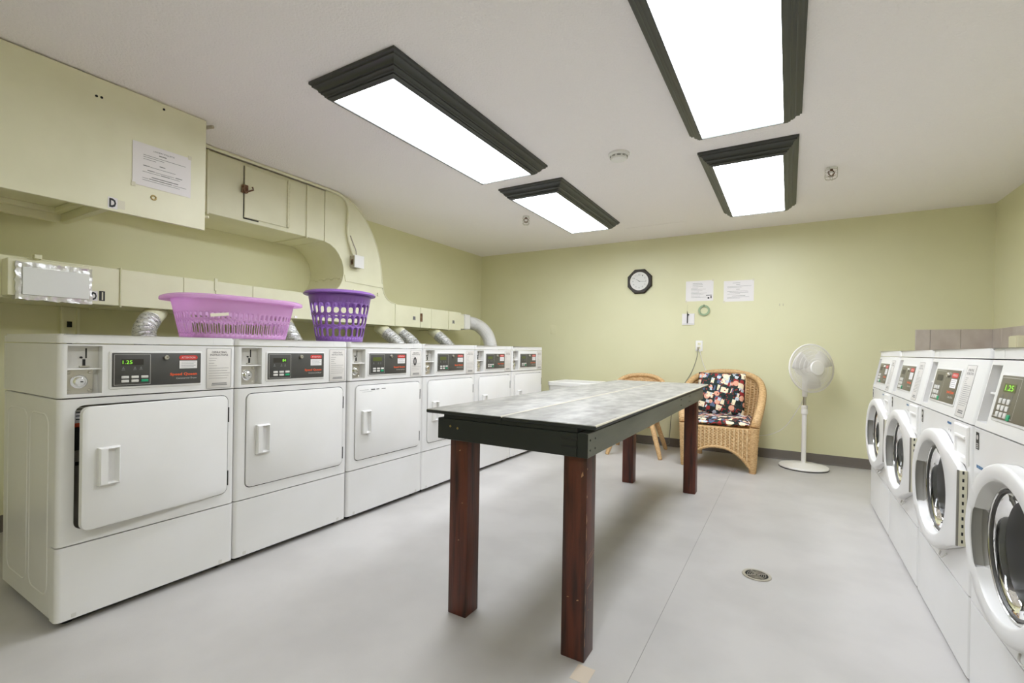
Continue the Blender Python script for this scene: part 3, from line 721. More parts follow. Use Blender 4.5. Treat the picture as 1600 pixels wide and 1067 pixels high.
def letter_plate(par, s, y0, y1, z0, z1, x, dark=False, mapf=None):
    g = mapf or (lambda e: (lambda a, b: wpt(x+e, a, b)))
    p = printo('letter_sticker', 'black' if dark else 'paper', par, lambda bm: bar(bm, y0, y1, z0, z1, g(.0012)))
    m = .14*(y1-y0)
    printo('lettering', 'tape' if dark else 'ink', p, lambda bm: text(bm, s, y0+m+(.3*(y1-y0) if s == '1' else 0), y1-m-(.18*(y1-y0) if s == '1' else 0), z0+.1*(z1-z0), z1-.1*(z1-z0), g(.0020), .045))
letter_plate(t, 'D', 1.030, 1.062, 1.290, 1.344, FX); letter_plate(t, '1', 1.068, 1.094, 1.293, 1.347, FX, True)
letter_plate(t, 'U', 2.40, 2.434, 1.30, 1.352, FX)
def smudge(bm, y, z):
    for k in range(3): quadp(bm, wpt(FX+.0015, y+k*.012, z+(k % 2)*.01), wpt(FX+.0015, y+.016+k*.012, z), wpt(FX+.0015, y+.014+k*.012, z+.035), wpt(FX+.0015, y+k*.012+.002, z+.04))
printo('faded_lettering', 'inkgrey', t, lambda bm: smudge(bm, 3.585, 1.345))
printo('faded_lettering', 'inkgrey', t, lambda bm: smudge(bm, 4.235, 1.345))

# drop board and box above the near dryer
t = thing('duct_cover_board', 'large green cover board hanging below ceiling with notice and letter D', 'panel', (-2.92, .6, 1.72))
def bpt(x, y, z): return (x+2.92, y-.6, z-1.72)
bm = BM(); box(bm, -.018, 0, -2.0, .824, 0, H-.008-1.72, .002, 1); bd = obj('board', bm, 'duct', t)
bm = BM(); box(bm, *[v for p in zip(bpt(XL+.002, -1.4, 1.828), bpt(-2.94, 1.044, H-.01)) for v in p], .003, 1); obj('duct_box', bm, 'duct', t)
for b in ((-3.695, -3.655, -1.4, 1.044, 1.757, 1.8285), (-3.655, -2.941, 1.004, 1.044, 1.757, 1.8285), (-3.653, -3.62, -1.4, 1.002, 1.800, 1.8285), (-3.62, -2.941, .968, 1.002, 1.800, 1.8285)):
    bm = BM(); box(bm, *[v for p in zip(bpt(b[0], b[2], b[4]), bpt(b[1], b[3], b[5])) for v in p], .003, 1); obj('flange_rail', bm, 'duct', t)
bm = BM(); tube(bm, [bpt(-2.9385, 1.41, 1.80), bpt(-2.9385, 1.41, 2.33)], .006, 6); tube(bm, [bpt(-2.937, 1.418, 1.80), bpt(-2.915, 1.44, 1.80)], .008, 8); obj('edge_bolt', bm, 'duct', t)
bm = BM(); tube(bm, [bpt(-2.94, 1.43, 2.32), bpt(-2.90, 1.45, 2.325)], .010, 8); obj('cable_clamp', bm, 'galv', t)
bm = BM(); c = bpt(-2.919, 1.168, 1.835); tube(bm, [(c[0], c[1]+.011*cos(i*pi/10), c[2]+.011*sin(i*pi/10)) for i in range(20)], .004, 6, closed=True); obj('grommet', bm, 'brass', t)
bm = BM()
for y, z in ((.925, 2.26), (.945, 2.262), (1.21, 2.322)): lathe(bm, [(.006, 0), (.006, .0015), (.003, .002)], 10, bpt(-2.92, y, z), 'x')
obj('screw_hole', bm, 'dark', t)
gb = lambda e: (lambda a, b: bpt(-2.92+e, a, b))
letter_plate(t, 'D', .974, 1.013, 1.731, 1.787, 0, False, gb)
printo('tape_patch', 'tape', t, lambda bm: bar(bm, 1.014, 1.044, 1.737, 1.78, gb(.0012)))

def notice(name, label, loc, rz, w, h, title, heads, group=None, pic=False):
    """sheet of paper facing local -y"""
    t = thing(name, label, 'notice', loc, rz, group)
    bm = BM(); box(bm, 0, w, -.0012, 0, 0, h); obj('sheet', bm, 'paper', t, ang=0)
    g = lambda a, b: (a, -.0018, b)
    if title: printo('title_lettering', 'ink', t, lambda bm: text(bm, title, w*.34, w*.70, h*.86, h*.90, g))
    def body(bm):
        for k, (a, b, z, th) in enumerate(heads): bar(bm, w*a, w*b, h*z, h*z+th, g)
    printo('printed_lines', 'inkgrey', t, body)
    if pic:
        printo('printed_picture', 'ink', t, lambda bm: (bar(bm, w*.74, w*.95, h*.26, h*.285, g), bar(bm, w*.90, w*.94, h*.12, h*.24, g), bar(bm, w*.80, w*.86, h*.10, h*.18, g)))
    for x, z in ((-.004, -.012), (w-.014, h-.010)):
        bm = BM(); box(bm, x, x+.018, -.0018, -.0002, z, z+.022); obj('tape', bm, 'tape', t, ang=0)
    return t
L1 = [(.43, .56, .80, .0045), (.17, .90, .735, .0022), (.17, .52, .69, .0022), (.17, .38, .64, .0022), (.44, .54, .55, .004), (.17, .28, .48, .004), (.29, .72, .48, .0022), (.24, .36, .385, .004), (.37, .70, .385, .0022),
      (.72, .84, .385, .004), (.16, .45, .34, .0022), (.46, .62, .34, .004), (.63, .80, .34, .0022), (.31, .77, .24, .0042), (.16, .26, .19, .0022), (.27, .66, .19, .004), (.67, .92, .19, .0022), (.16, .80, .145, .0022)]
notice('laundry_notice', 'white laundry etiquette notice taped to the hanging green board', (-2.918, 1.072, 1.883), pi/2, .272, .222, 'LAUNDRY ETIQUETTE', L1)
L2 = [(.25, .60, .86, .0035), (.25, .62, .79, .0035), (.25, .62, .71, .0025)]+[(.20, .45+.4*((k*37) % 10)/10, .64-k*.065, .002) for k in range(8)]
notice('wall_notice', 'white printed notice on back wall above the pen and notepad', (-.994, YB-.0005, 1.625), 0, .283, .222, None, L2, 'notices on the back wall', True)
L3 = [(.30, .55, .88, .0025), (.42, .55, .80, .003), (.12, .92, .72, .002), (.12, .6, .66, .002), (.42, .54, .57, .003), (.12, .8, .48, .002), (.2, .82, .42, .003), (.12, .55, .36, .002), (.28, .72, .26, .003), (.12, .85, .2, .002), (.12, .55, .145, .002)]
notice('wall_notice', 'white printed notice on back wall, right-hand one, nothing hanging below', (-.609, YB-.0005, 1.608), 0, .287, .220, None, L3, 'notices on the back wall')

# conduit and junction box
t = thing('electrical_conduit', 'thin green conduit along ceiling edge of duct down to metal box', 'conduit', (FX+.02, 2.8, 1.8))
cp = lambda x, y, z: (x-FX-.02, y-2.8, z-1.8)
bm = BM(); tube(bm, crom([cp(-3.27, 1.45, 2.347), cp(-3.27, 2.0, 2.347), cp(-3.27, 2.5, 2.346), cp(-3.272, 2.66, 2.335), cp(-3.278, 2.735, 2.27), cp(-3.28, 2.742, 2.15), cp(-3.28, 2.738, 2.05), cp(-3.28, 2.765, 1.95), cp(-3.275, 2.80, 1.856)], 8), .011, 10); obj('conduit_pipe', bm, 'duct', t)
bm = BM(); tube(bm, crom([cp(-3.27, 2.76, 2.02), cp(-3.265, 2.79, 1.95), cp(-3.262, 2.815, 1.90), cp(-3.262, 2.82, 1.855)], 6), .005, 8); obj('cable', bm, 'galv', t)
bm = BM(); box(bm, *[v for p in zip(cp(FX+.002, 2.78, 1.752), cp(FX+.065, 2.875, 1.852)) for v in p], .003, 1); jb = obj('junction_box', bm, 'galv', t)
bm = BM(); box(bm, *[v for p in zip(cp(FX+.066, 2.775, 1.748), cp(FX+.071, 2.88, 1.856)) for v in p], .002, 1); obj('cover_plate', bm, 'white2', jb)
bm = BM()
for y, z in ((2.81, 1.80), (2.845, 1.81), (2.83, 1.785)): box(bm, *[v for p in zip(cp(FX+.02, 2.7785, z-.012), cp(FX+.045, 2.7805, z+.008)) for v in p])
obj('knockout_mark', bm, 'rust', jb)

# foil wrapped damper box
t = thing('foil_wrapped_box', 'box wrapped in silver foil tape on the near end of lower duct', 'box', (-3.2, .86, 1.27))
x_ = FX+3.2
bm = BM(); box(bm, x_+.001, -.012, -.165, .142, .012, .19, .002, 1); obj('box_body', bm, 'duct', t)
bm = BM(); random.seed(3)
nx, nz = 26, 16; W0, W1, Z0, Z1 = -.142, .148, -.006, .178
def jit(s): return random.uniform(-s, s)
gv = {}
for i in range(nx+1):
    for j in range(nz+1):
        y = W0+(W1-W0)*i/nx; z = Z0+(Z1-Z0)*j/nz; e = (i in (0, nx) or j in (0, nz))
        gv[i, j] = bm.verts.new((jit(.003), y+(jit(.003) if e else 0), z+(jit(.003) if e else 0)))
for i in range(nx):
    for j in range(nz):
        bm.faces.new((gv[i, j], gv[i+1, j], gv[i+1, j+1], gv[i, j+1]))
bd_ = [gv[i, 0] for i in range(nx+1)]+[gv[nx, j] for j in range(1, nz+1)]+[gv[i, nz] for i in range(nx-1, -1, -1)]+[gv[0, j] for j in range(nz-1, 0, -1)]
bk = [bm.verts.new((-.045+jit(.006), v.co.y+jit(.004), v.co.z+jit(.004))) for v in bd_]
for i in range(len(bd_)): bm.faces.new((bd_[i], bd_[(i+1) % len(bd_)], bk[(i+1) % len(bd_)], bk[i]))
obj('foil_tape', bm, 'foil', t, ang=25)
bm = BM(); box(bm, .003, .006, W0+.024, W1-.016, Z0+.024, Z1-.026, .001, 1); obj('foil_sheet', bm, 'foilw', t)

# wall channel between duct and dryers
t = thing('wall_channel', 'upright green strut channel on wall between foil box and dryer', 'bracket', (XL, 1.07, .75))
bm = BM(); plan = [(.001, -.042), (.03, -.042), (.03, -.030), (.008, -.030), (.008, .030), (.03, .030), (.03, .042), (.001, .042)]
prism(bm, plan, 'z', 0, .52); obj('channel', bm, 'duct', t, ang=0)
for z in (.40, .30):
    bm = BM(); box(bm, .0085, .0100, -.012, .012, z, z+.035); obj('slot', bm, 'dark', t, ang=0)

# ------------------------------------------------------------------ dryer vent hoses
def hose(P, r, m, label, ribs=.05, stub=None, group='dryer vent hoses'):
    p0 = Vector(P[0]); t = thing('vent_hose', label, 'hose', p0, 0, group)
    L = crom(P, 40); n = len(L)
    bm = BM(); rad = [r*(1+(ribs if (i % 4) < 2 else -ribs)+random.uniform(-.02, .02)*(ribs > .04)) for i in range(n)]
    tube(bm, [p-p0 for p in L], rad, 18); obj('flexible_hose', bm, m, t, ang=50)
    if stub:
        q = crom(stub, 10); bm = BM(); tube(bm, [p-p0 for p in q], r*1.03, 20); obj('duct_stub', bm, 'duct', t, ang=50)
def std(y, dy, label):
    top = (-3.42, y+.06+dy, 1.258); mid = (-3.33, y+.03+dy*.55, 1.20)
    hose([mid, (-3.22, y+.0+dy*.15, 1.125), (-3.13, y-.0, 1.03), (-3.05, y-.01, .90), (-2.99, y, .72)], .054, 'flex', label, .06, [top, (-3.375, y+.045+dy*.8, 1.235), mid])
std(1.235, .10, 'silver foil vent hose behind the nearest dryer, beside the orchid basket')
std(2.19, .0, 'silver foil vent hose between the two purple baskets')
std(3.285, -.11, 'silver foil vent hose just right of the round purple basket')
std(3.50, -.11, 'silver foil vent hose, middle one of the three behind the far dryers')
std(4.04, -.08, 'silver foil vent hose next to the white hose')
hose([(-3.42, 4.58, 1.38), (-3.40, 4.68, 1.385), (-3.32, 4.78, 1.35), (-3.20, 4.79, 1.25), (-3.12, 4.765, 1.10), (-3.08, 4.74, .92), (-3.04, 4.70, .78)], .078, 'white', 'fat white plastic vent hose curving down from the duct end', .02)

# ------------------------------------------------------------------ laundry baskets
def stadium(cu, cv, hw, hh, n=4):
    r = hw; p = []
    for k in range(n+1): t = pi*k/n; p.append((cu+r*cos(t), cv+(hh-r)+r*sin(t)))
    for k in range(n+1): t = pi+pi*k/n; p.append((cu+r*cos(t), cv-(hh-r)+r*sin(t)))
    return p
def cell(bm, f, u0, u1, v0, v1, hw, hh):
    cu, cv = (u0+u1)/2, (v0+v1)/2; H_ = stadium(cu, cv, hw, hh); O = []
    for a, b in H_:
        dx, dy = a-cu, b-cv
        s = min((u1-cu)/abs(dx) if abs(dx) > 1e-9 else 1e9, (v1-cv)/abs(dy) if abs(dy) > 1e-9 else 1e9)
        O.append((cu+dx*s, cv+dy*s))
    full = []
    n = len(H_); A = [bm.verts.new(f(*p)) for p in H_]; B = [bm.verts.new(f(*p)) for p in O]
    for i in range(n):
        j = (i+1) % n
        a, b = O[i], O[j]
        onu = lambda p: abs(abs(p[0]-cu)-(u1-cu)) < 1e-7
        onv = lambda p: abs(abs(p[1]-cv)-(v1-cv)) < 1e-7
        if (onu(a) and onv(b) and not onu(b)) or (onv(a) and onu(b) and not onu(a)) :
            c = (u1 if (a[0]+b[0])/2 > cu else u0, v1 if (a[1]+b[1])/2 > cv else v0)
            K = bm.verts.new(f(*c)); bm.faces.new((A[i], B[i], K, B[j], A[j]))
        else: bm.faces.new((A[i], B[i], B[j], A[j]))
def grid(bm, f, u0, u1, nu, v0, v1, nv):
    V = [[bm.verts.new(f(u0+(u1-u0)*i/nu, v0+(v1-v0)*j/nv)) for j in range(nv+1)] for i in range(nu+1)]
    for i in range(nu):
        for j in range(nv): bm.faces.new((V[i][j], V[i+1][j], V[i+1][j+1], V[i][j+1]))
def solid(o, th):
    m = o.modifiers.new('thick', 'SOLIDIFY'); m.thickness = th; m.offset = 0
ZD = 1.0915
# round purple
t = thing('round_laundry_basket', 'tall round dark purple laundry basket standing on a dryer', 'laundry basket', (-2.56, 2.085, ZD), .1)
R0, R1, HB = .142, .196, .315
def fr(u, v):
    a = 2*pi*u; r = R0+(R1-R0)*v/HB; return (r*cos(a), r*sin(a), v)
bm = BM(); nc = 24
for k in range(nc):
    for a, b, hh in ((.028, .098, .031), (.102, .172, .031), (.176, .250, .033)):
        cell(bm, fr, k/nc, (k+1)/nc, a, b, .375/nc, hh)
# holes are measured in u for width; rescale the caps so the stadium ends stay round
grid(bm, fr, 0, 1, 96, 0, .028, 1); grid(bm, fr, 0, 1, 96, .098, .102, 1); grid(bm, fr, 0, 1, 96, .172, .176, 1); grid(bm, fr, 0, 1, 96, .250, HB, 2)
bmesh.ops.remove_doubles(bm, verts=bm.verts, dist=.0002)
o = obj('basket_wall', bm, 'lid', t, ang=60); solid(o, .003)
obj('basket_bottom', lathe(BM(), [(R0-.002, .0), (R0-.002, .004), (.01, .006), (.01, .002)], 48), 'lid', t)
bm = BM(); pr = [(R1-.003, HB-.012), (R1+.012, HB-.008), (R1+.026, HB-.012), (R1+.030, HB-.006), (R1+.020, HB+.006), (R1+.002, HB+.012), (R1-.003, HB+.006)]
L = [[(r*cos(2*pi*k/64), r*sin(2*pi*k/64), z) for k in range(64)] for r, z in pr]; loft(bm, L+[L[0]], False, False); obj('rolled_rim', bm, 'lid', t, ang=50)
# oblong orchid
t = thing('oblong_laundry_basket', 'wide translucent orchid laundry basket across the two nearest dryers', 'laundry basket', (-2.555, 1.405, ZD), pi/2-.03)
LX, LY, HB2 = .285, .205, .200
def sup(a, ax, ay, n=3.2):
    c, s = cos(a), sin(a); return ax*abs(c)**(2/n)*(1 if c >= 0 else -1), ay*abs(s)**(2/n)*(1 if s >= 0 else -1)
def arcparam(ax, ay):
    P = [sup(2*pi*k/720, ax, ay) for k in range(721)]; D = [0]
    for p, q in zip(P, P[1:]): D.append(D[-1]+math.dist(p, q))
    return [d/D[-1] for d in D]
AP = arcparam(LX, LY)
import bisect
def fo(u, v):
    u = u % 1; i = max(0, min(719, bisect.bisect(AP, u)-1)); a = 2*pi*(i+(u-AP[i])/max(1e-9, AP[i+1]-AP[i]))/720
    k = v/HB2; x, y = sup(a, LX*(.83+.14*k), LY*(.80+.16*k)); return (x, y, v)
bm = BM(); nc = 60
for k in range(nc):
    for a, b, hh in ((.022, .088, .028), (.094, .132, .013)):
        cell(bm, fo, k/nc, (k+1)/nc, a, b, .25/nc, hh)
grid(bm, fo, 0, 1, 120, 0, .022, 1); grid(bm, fo, 0, 1, 120, .088, .094, 1); grid(bm, fo, 0, 1, 120, .132, HB2, 4)
bmesh.ops.remove_doubles(bm, verts=bm.verts, dist=.0002)
o = obj('basket_wall', bm, 'pink', t, ang=60); solid(o, .0035)
bm = BM(); lp = [[fo(k/120, 0) for k in range(120)], [(x*.97, y*.96, .004) for x, y, z in [fo(k/120, 0) for k in range(120)]]]; loft(bm, lp, True, True); obj('basket_bottom', bm, 'pink', t)
bm = BM(); loops = []
for e, z in ((-.006, -.004), (.010, .0), (.022, -.012), (.025, -.008), (.024, .004), (.012, .012), (-.004, .008)):
    l = []
    for k in range(160):
        x, y, _ = fo(k/160, HB2); ex = max(0, abs(x)/LX-.82)/.15
        l.append((x+(e+ex*.022*(e > .009))*(1 if x > 0 else -1)*min(1, abs(x)/.1), y+e*(1 if y > 0 else -1)*min(1, abs(y)/.1), HB2+z+.012*(abs(y)/LY < .75 and abs(x)/LX > .85)*0))
    loops.append(l)
loft(bm, loops+[loops[0]], False, False); obj('rolled_rim', bm, 'pink', t, ang=50)
bm = BM(); box(bm, -.20, -.115, -.1975, -.1955, .148, .163, .0005, 1); obj('tape_strip', bm, 'tape', t, rot=(0, -.13, 0), loc=(.0, -.002, -.02))
bm = BM(); box(bm, .245, .26, -.150, -.146, .125, .138, .0005, 1); obj('white_tag', bm, 'paper', t)

# ------------------------------------------------------------------ clock
t = thing('wall_clock', 'octagonal dark wood wall clock with a pale round dial', 'clock', (-1.505, YB-.0005, 1.877))
oc = lambda r: [(r*cos(radians(22.5+45*k)), r*sin(radians(22.5+45*k))) for k in range(8)]
bm = BM(); loft(bm, [[(a, 0, b) for a, b in oc(.151)], [(a, -.022, b) for a, b in oc(.151)], [(a, -.032, b) for a, b in oc(.140)], [(a, -.030, b) for a, b in oc(.10)]]); obj('clock_case', bm, 'darkwood', t, ang=20)
obj('bezel_ring', lathe(BM(), [(.104, -.028), (.106, -.036), (.100, -.040), (.094, -.037), (.093, -.028)], 48, (0, 0, 0), 'y'), 'white2', t)
dl = obj('dial', lathe(BM(), [(.094, -.0325), (.094, -.0335), (.002, -.0336)], 48, (0, 0, 0), 'y'), 'dial', t)
g = lambda a, b: (a, -.0345, b)
def nums(bm):
    for h in range(1, 13):
        a = radians(90-30*h); s = str(h); wd = .006*len(s)
        text(bm, s, .074*cos(a)-wd, .074*cos(a)+wd, .074*sin(a)-.007, .074*sin(a)+.007, g)
printo('dial_numerals', 'inkgrey', dl, nums)
def hand(bm, ang, l, w):
    a = radians(ang); d = Vector((cos(a), 0, sin(a))); p = Vector((-d.z, 0, d.x)); o_ = Vector((0, -.0365, 0))
    bm.faces.new([bm.verts.new(o_+q) for q in (-d*.012+p*w, -d*.012-p*w, d*l-p*w*.5, d*l+p*w*.5)])
printo('hour_hand', 'ink', t, lambda bm: hand(bm, 148, .046, .0022)); printo('minute_hand', 'ink', t, lambda bm: hand(bm, -6, .076, .0017))
obj('hand_pin', lathe(BM(), [(.004, -.034), (.004, -.038), (.002, -.039)], 12, (0, 0, 0), 'y'), 'ink', t)

# small things on the back wall
t = thing('notepad', 'small white notepad on the back wall under the left notice', 'notepad', (-1.028, YB-.0005, 1.365))
bm = BM(); box(bm, 0, .130, -.008, 0, 0, .125, .001, 1); obj('paper_block', bm, 'paper', t)
bm = BM(); box(bm, .002, .128, -.0095, -.008, .012, .0135); obj('sheet_edge', bm, 'inkgrey', t, ang=0)
t = thing('pen', 'black pen hanging in front of the small notepad', 'pen', (-.970, YB-.016, 1.385))
bm = BM(); tube(bm, [(0, 0, .0), (.001, 0, .09), (.0, 0, .105), (-.003, 0, .135)], [.005, .0055, .0045, .0015], 10); obj('barrel', bm, 'black', t)
bm = BM(); box(bm, .003, .018, -.004, .004, .086, .098, .001, 1); obj('clip', bm, 'black', t)
bm = BM(); tube(bm, [(-.002, 0, .134), (-.004, .010, .18), (-.002, .013, .205)], .0006, 4); obj('string', bm, 'inkgrey', t)
t = thing('tape_roll', 'small green ring hanging from a nail below the left notice', 'ring', (-.800, YB-.0005, 1.522))
bm = BM(); lathe(bm, [(.040, -.018), (.058, -.018), (.058, -.003), (.040, -.003)], 36, (0, 0, 0), 'y')
for q in [fc for fc in bm.faces if len(fc.verts) > 4]: bm.faces.remove(q)
V = [v for v in bm.verts]
for k in range(36): bm.faces.new((V[k], V[(k+1) % 36], V[108+(k+1) % 36], V[108+k]))
obj('ring', bm, 'ringg', t, ang=40)
bm = BM(); tube(bm, [(0, 0, .046), (0, -.022, .048)], .003, 6); tube(bm, [(0, -.022, .046), (0, -.022, .062)], .003, 6); obj('nail', bm, 'black', t)
t = thing('power_outlet', 'white duplex power outlet on the back wall above the wicker armchair', 'outlet', (-.845, YB-.0005, 1.135))
bm = BM(); slab(bm, -.036, .036, -.058, .058, .004, 0, -.006, .003); obj('cover_plate', bm, 'white2', t)
for z in (.022, -.022):
    bm = BM(); slab(bm, -.017, .017, z-.015, z+.015, .008, -.005, -.0085, .001); so = obj('socket', bm, 'cream', t)
    bm = BM(); box(bm, -.008, -.005, -.0092, -.008, z-.004, z+.006); box(bm, .005, .008, -.0092, -.008, z-.004, z+.005); obj('socket_slot', bm, 'black', so, ang=0)
t = thing('electric_cable', 'grey power cord dropping from the outlet behind the table', 'cord', (-.848, YB-.009, 1.113))
bm = BM(); box(bm, -.012, .004, -.026, .0, -.024, .010, .003, 2); obj('plug', bm, 'galv', t)
bm = BM(); tube(bm, crom([(-.006, -.020, -.02), (-.015, -.03, -.12), (-.07, -.03, -.28), (-.17, -.03, -.46), (-.26, -.03, -.70), (-.29, -.02, -1.0), (-.33, -.02, -1.095), (-.7, -.02, -1.098)], 8), .0038, 8); obj('cable', bm, 'cordg', t)
t = thing('cord_hook', 'pair of tiny wire hooks on bare back wall above the fan', 'hook', (-.072, YB-.0005, 1.559))
for x in (-.016, .016):
    bm = BM(); tube(bm, crom([(x, 0, .012), (x, -.006, .0), (x, -.012, -.012), (x, -.018, -.004)], 4), .0022, 6); obj('hook', bm, 'galv', t)
t = thing('blank_wall_plate', 'painted-over blank plate on the back wall left of the clock', 'wall plate', (-2.616, YB-.0005, 1.325))
bm = BM(); slab(bm, -.036, .036, -.058, .058, .004, 0, -.005, .003); obj('plate', bm, 'wall', t)
bm = BM(); lathe(bm, [(.003, -.004), (.003, -.006), (.001, -.0065)], 8, (0, 0, .03), 'y'); lathe(bm, [(.003, -.004), (.003, -.006), (.001, -.0065)], 8, (0, 0, -.03), 'y'); obj('plate_screw', bm, 'wall', t)
t = thing('cream_wall_box', 'small cream electrical box on tiles above the nearest washer', 'electrical box', (XR-.0108, 4.88, 1.10))
bm = BM(); box(bm, -.045, 0, -.10, .05, .0, .125, .004, 2); obj('box_body', bm, 'cream', t)
bm = BM(); box(bm, -.050, -.0445, -.095, .045, .005, .12, .002, 1); obj('box_cover', bm, 'cream', t)

# ------------------------------------------------------------------ wicker armchair
def weave(bm, f, nu, nv, pu, rows, amp=.0035):
    """woven surface; f(u,v)->(point, normal), u,v in 0..1"""
    V = []
    for i in range(nu+1):
        r = []
        for j in range(nv+1):
            u, v = i/nu, j/nv; p, n = f(u, v); row = int(v*rows*.9999); fr_ = v*rows-row
            h = amp*sin(pi*u*pu+pi*row)*(.4+.6*sqrt(max(0, 1-(2*fr_-1)**2)))+amp*.5*sqrt(max(0, 1-(2*fr_-1)**2))
            r.append(bm.verts.new(Vector(p)+Vector(n)*h))
        V.append(r)
    for i in range(nu):
        for j in range(nv): bm.faces.new((V[i][j], V[i+1][j], V[i+1][j+1], V[i][j+1]))
def wrapped(bm, pts, r, m=8, rib=.09):
    L = crom(pts, m); n = len(L); rr = r if isinstance(r, list) else [r]*len(pts)
    rad = []
    for i in range(n):
        s = i/(n-1)*(len(rr)-1); k = min(int(s), len(rr)-2); b = rr[k]+(rr[k+1]-rr[k])*(s-k)
        rad.append(b*(1+(rib if i % 2 else -rib)))
    tube(bm, L, rad, 12)
t = thing('wicker_armchair', 'wicker armchair with card-print cushions against the back wall', 'armchair', (-.548, 4.985, 0), 0)
half = [(.300, -.325, .40), (.318, -.29, .48), (.338, -.20, .575), (.345, -.07, .66), (.335, .08, .735), (.285, .22, .805), (.17, .31, .852), (0, .335, .868)]
rim = half+[(-x, y, z) for x, y, z in half[-2::-1]]
bm = BM(); wrapped(bm, rim, [.040, .036, .034, .032, .030, .029, .028, .028, .028, .029, .030, .032, .034, .036, .040], 14, .06); obj('rolled_rim', bm, 'wick', t, ang=60)
RIMP = crom(rim, 16); n0, n1 = int(len(RIMP)*.195), int(len(RIMP)*.805)
RS = RIMP[n0:n1]
def shellf(u, v):
    s = u*(len(RS)-1); k = min(int(s), len(RS)-2); p = RS[k].lerp(RS[k+1], s-k)
    b = Vector((p.x*.84, p.y*.86-.02, .35)); q = b.lerp(p, v); nrm = Vector((-q.x, -q.y-.05, 0)).normalized()
    q = q-nrm*.02*sin(pi*v); return q, nrm
bm = BM(); weave(bm, shellf, 260, 150, 46, 38, .004); o = obj('woven_back', bm, 'wick', t, ang=0); o.data.polygons.foreach_set('use_smooth', [True]*len(o.data.polygons)); solid(o, .006)
def arch(x): return .215-.17*(abs(x)/.27)**2.4
def skf(u, v):
    x = -.285+.57*u; z0 = max(.03, arch(x)); y = -.345-.025*cos(x/.285*pi/2); return (x, y, z0+(.385-z0)*v), (0, -1, 0)
bm = BM(); weave(bm, skf, 150, 56, 34, 14, .0045); o = obj('woven_apron', bm, 'wick', t, ang=0); o.data.polygons.foreach_set('use_smooth', [True]*len(o.data.polygons)); solid(o, .008)
for s in (-1, 1):
    def sf(u, v):
        y = -.33+.61*u; z0 = max(.05, .20-.15*abs((u-.5)/.5)**2.4); return (s*(.305-.05*u), y, z0+(.385-z0)*v), (s, 0, 0)
    bm = BM(); weave(bm, sf, 120, 40, 26, 12, .003); o = obj('woven_side', bm, 'wick', t, ang=0); o.data.polygons.foreach_set('use_smooth', [True]*len(o.data.polygons)); solid(o, .008)
    bm = BM(); wrapped(bm, [(s*.288, -.335, 0), (s*.290, -.337, .04), (s*.294, -.335, .20), (s*.300, -.330, .40)], [.026, .031, .036, .040], 12, .05); obj('leg', bm, 'wick', t, ang=60)
    bm = BM(); wrapped(bm, [(s*.245, .285, 0), (s*.25, .27, .2), (s*.255, .25, .36)], [.026, .028, .030], 12, .05); obj('leg', bm, 'wick', t, ang=60)
bm = BM()
for k in range(-7, 8):
    u = .5+k/16.4; pts = []
    for j in range(9):
        p, n = skf(u, j/8); pts.append((p[0], p[1]-.0075, p[2]))
    tube(bm, pts, .0058, 6)
for k in range(1, 24):
    pts = []
    for j in range(9):
        p, n = shellf(k/24, j/8); pts.append(p+n*.007)
    tube(bm, pts, .0058, 6)
o = obj('woven_stakes', bm, 'wick2', t, ang=60); o['kind'] = 'stuff'
bm = BM(); tube(bm, [(x, -.352-.025*cos(x/.285*pi/2), max(.02, arch(x)-.004)) for x in [-.275+.55*k/40 for k in range(41)]], [.012*(1+.1*(-1)**k) for k in range(41)], 8); obj('arch_braid', bm, 'wick', t, ang=60)
bm = BM(); box(bm, -.285, .285, -.34, .27, .345, .385, .01, 2); obj('seat', bm, 'wick', t)
def pillow(name, label, w, d, h, loc, rot, group):
    bm = BM(); N = 22; top = {}; bot = {}
    for i in range(N+1):
        for j in range(N+1):
            u, v = -1+2*i/N, -1+2*j/N; e = (1-abs(u)**3.5)*(1-abs(v)**3.5)
            x, y = u*w/2*(1-.04*(1-abs(v))**2*0), v*d/2; e = max(0, e)**.45
            wr = .004*sin(u*9+v*5)*e
            top[i, j] = bm.verts.new((x, y, h/2*e+wr)); bot[i, j] = top[i, j] if (i in (0, N) or j in (0, N)) else bm.verts.new((x, y, -h/2*e+wr))
    for i in range(N):
        for j in range(N):
            bm.faces.new((top[i, j], top[i+1, j], top[i+1, j+1], top[i, j+1])); bm.faces.new((bot[i, j], bot[i, j+1], bot[i+1, j+1], bot[i+1, j]))
    o = obj(name, bm, 'cush', None, ang=80, loc=loc, rot=rot); tag(o, label, 'cushion', group); return o
pillow('seat_cushion', 'dark card-print seat cushion lying on the wicker armchair seat', .50, .54, .075, (-.548, 4.945, .424), (.03, 0, .02), 'armchair cushions')
pillow('back_cushion', 'dark card-print back cushion upright in the wicker armchair', .43, .42, .12, (-.575, 5.065, .655), (radians(78), 0, 0), 'armchair cushions')

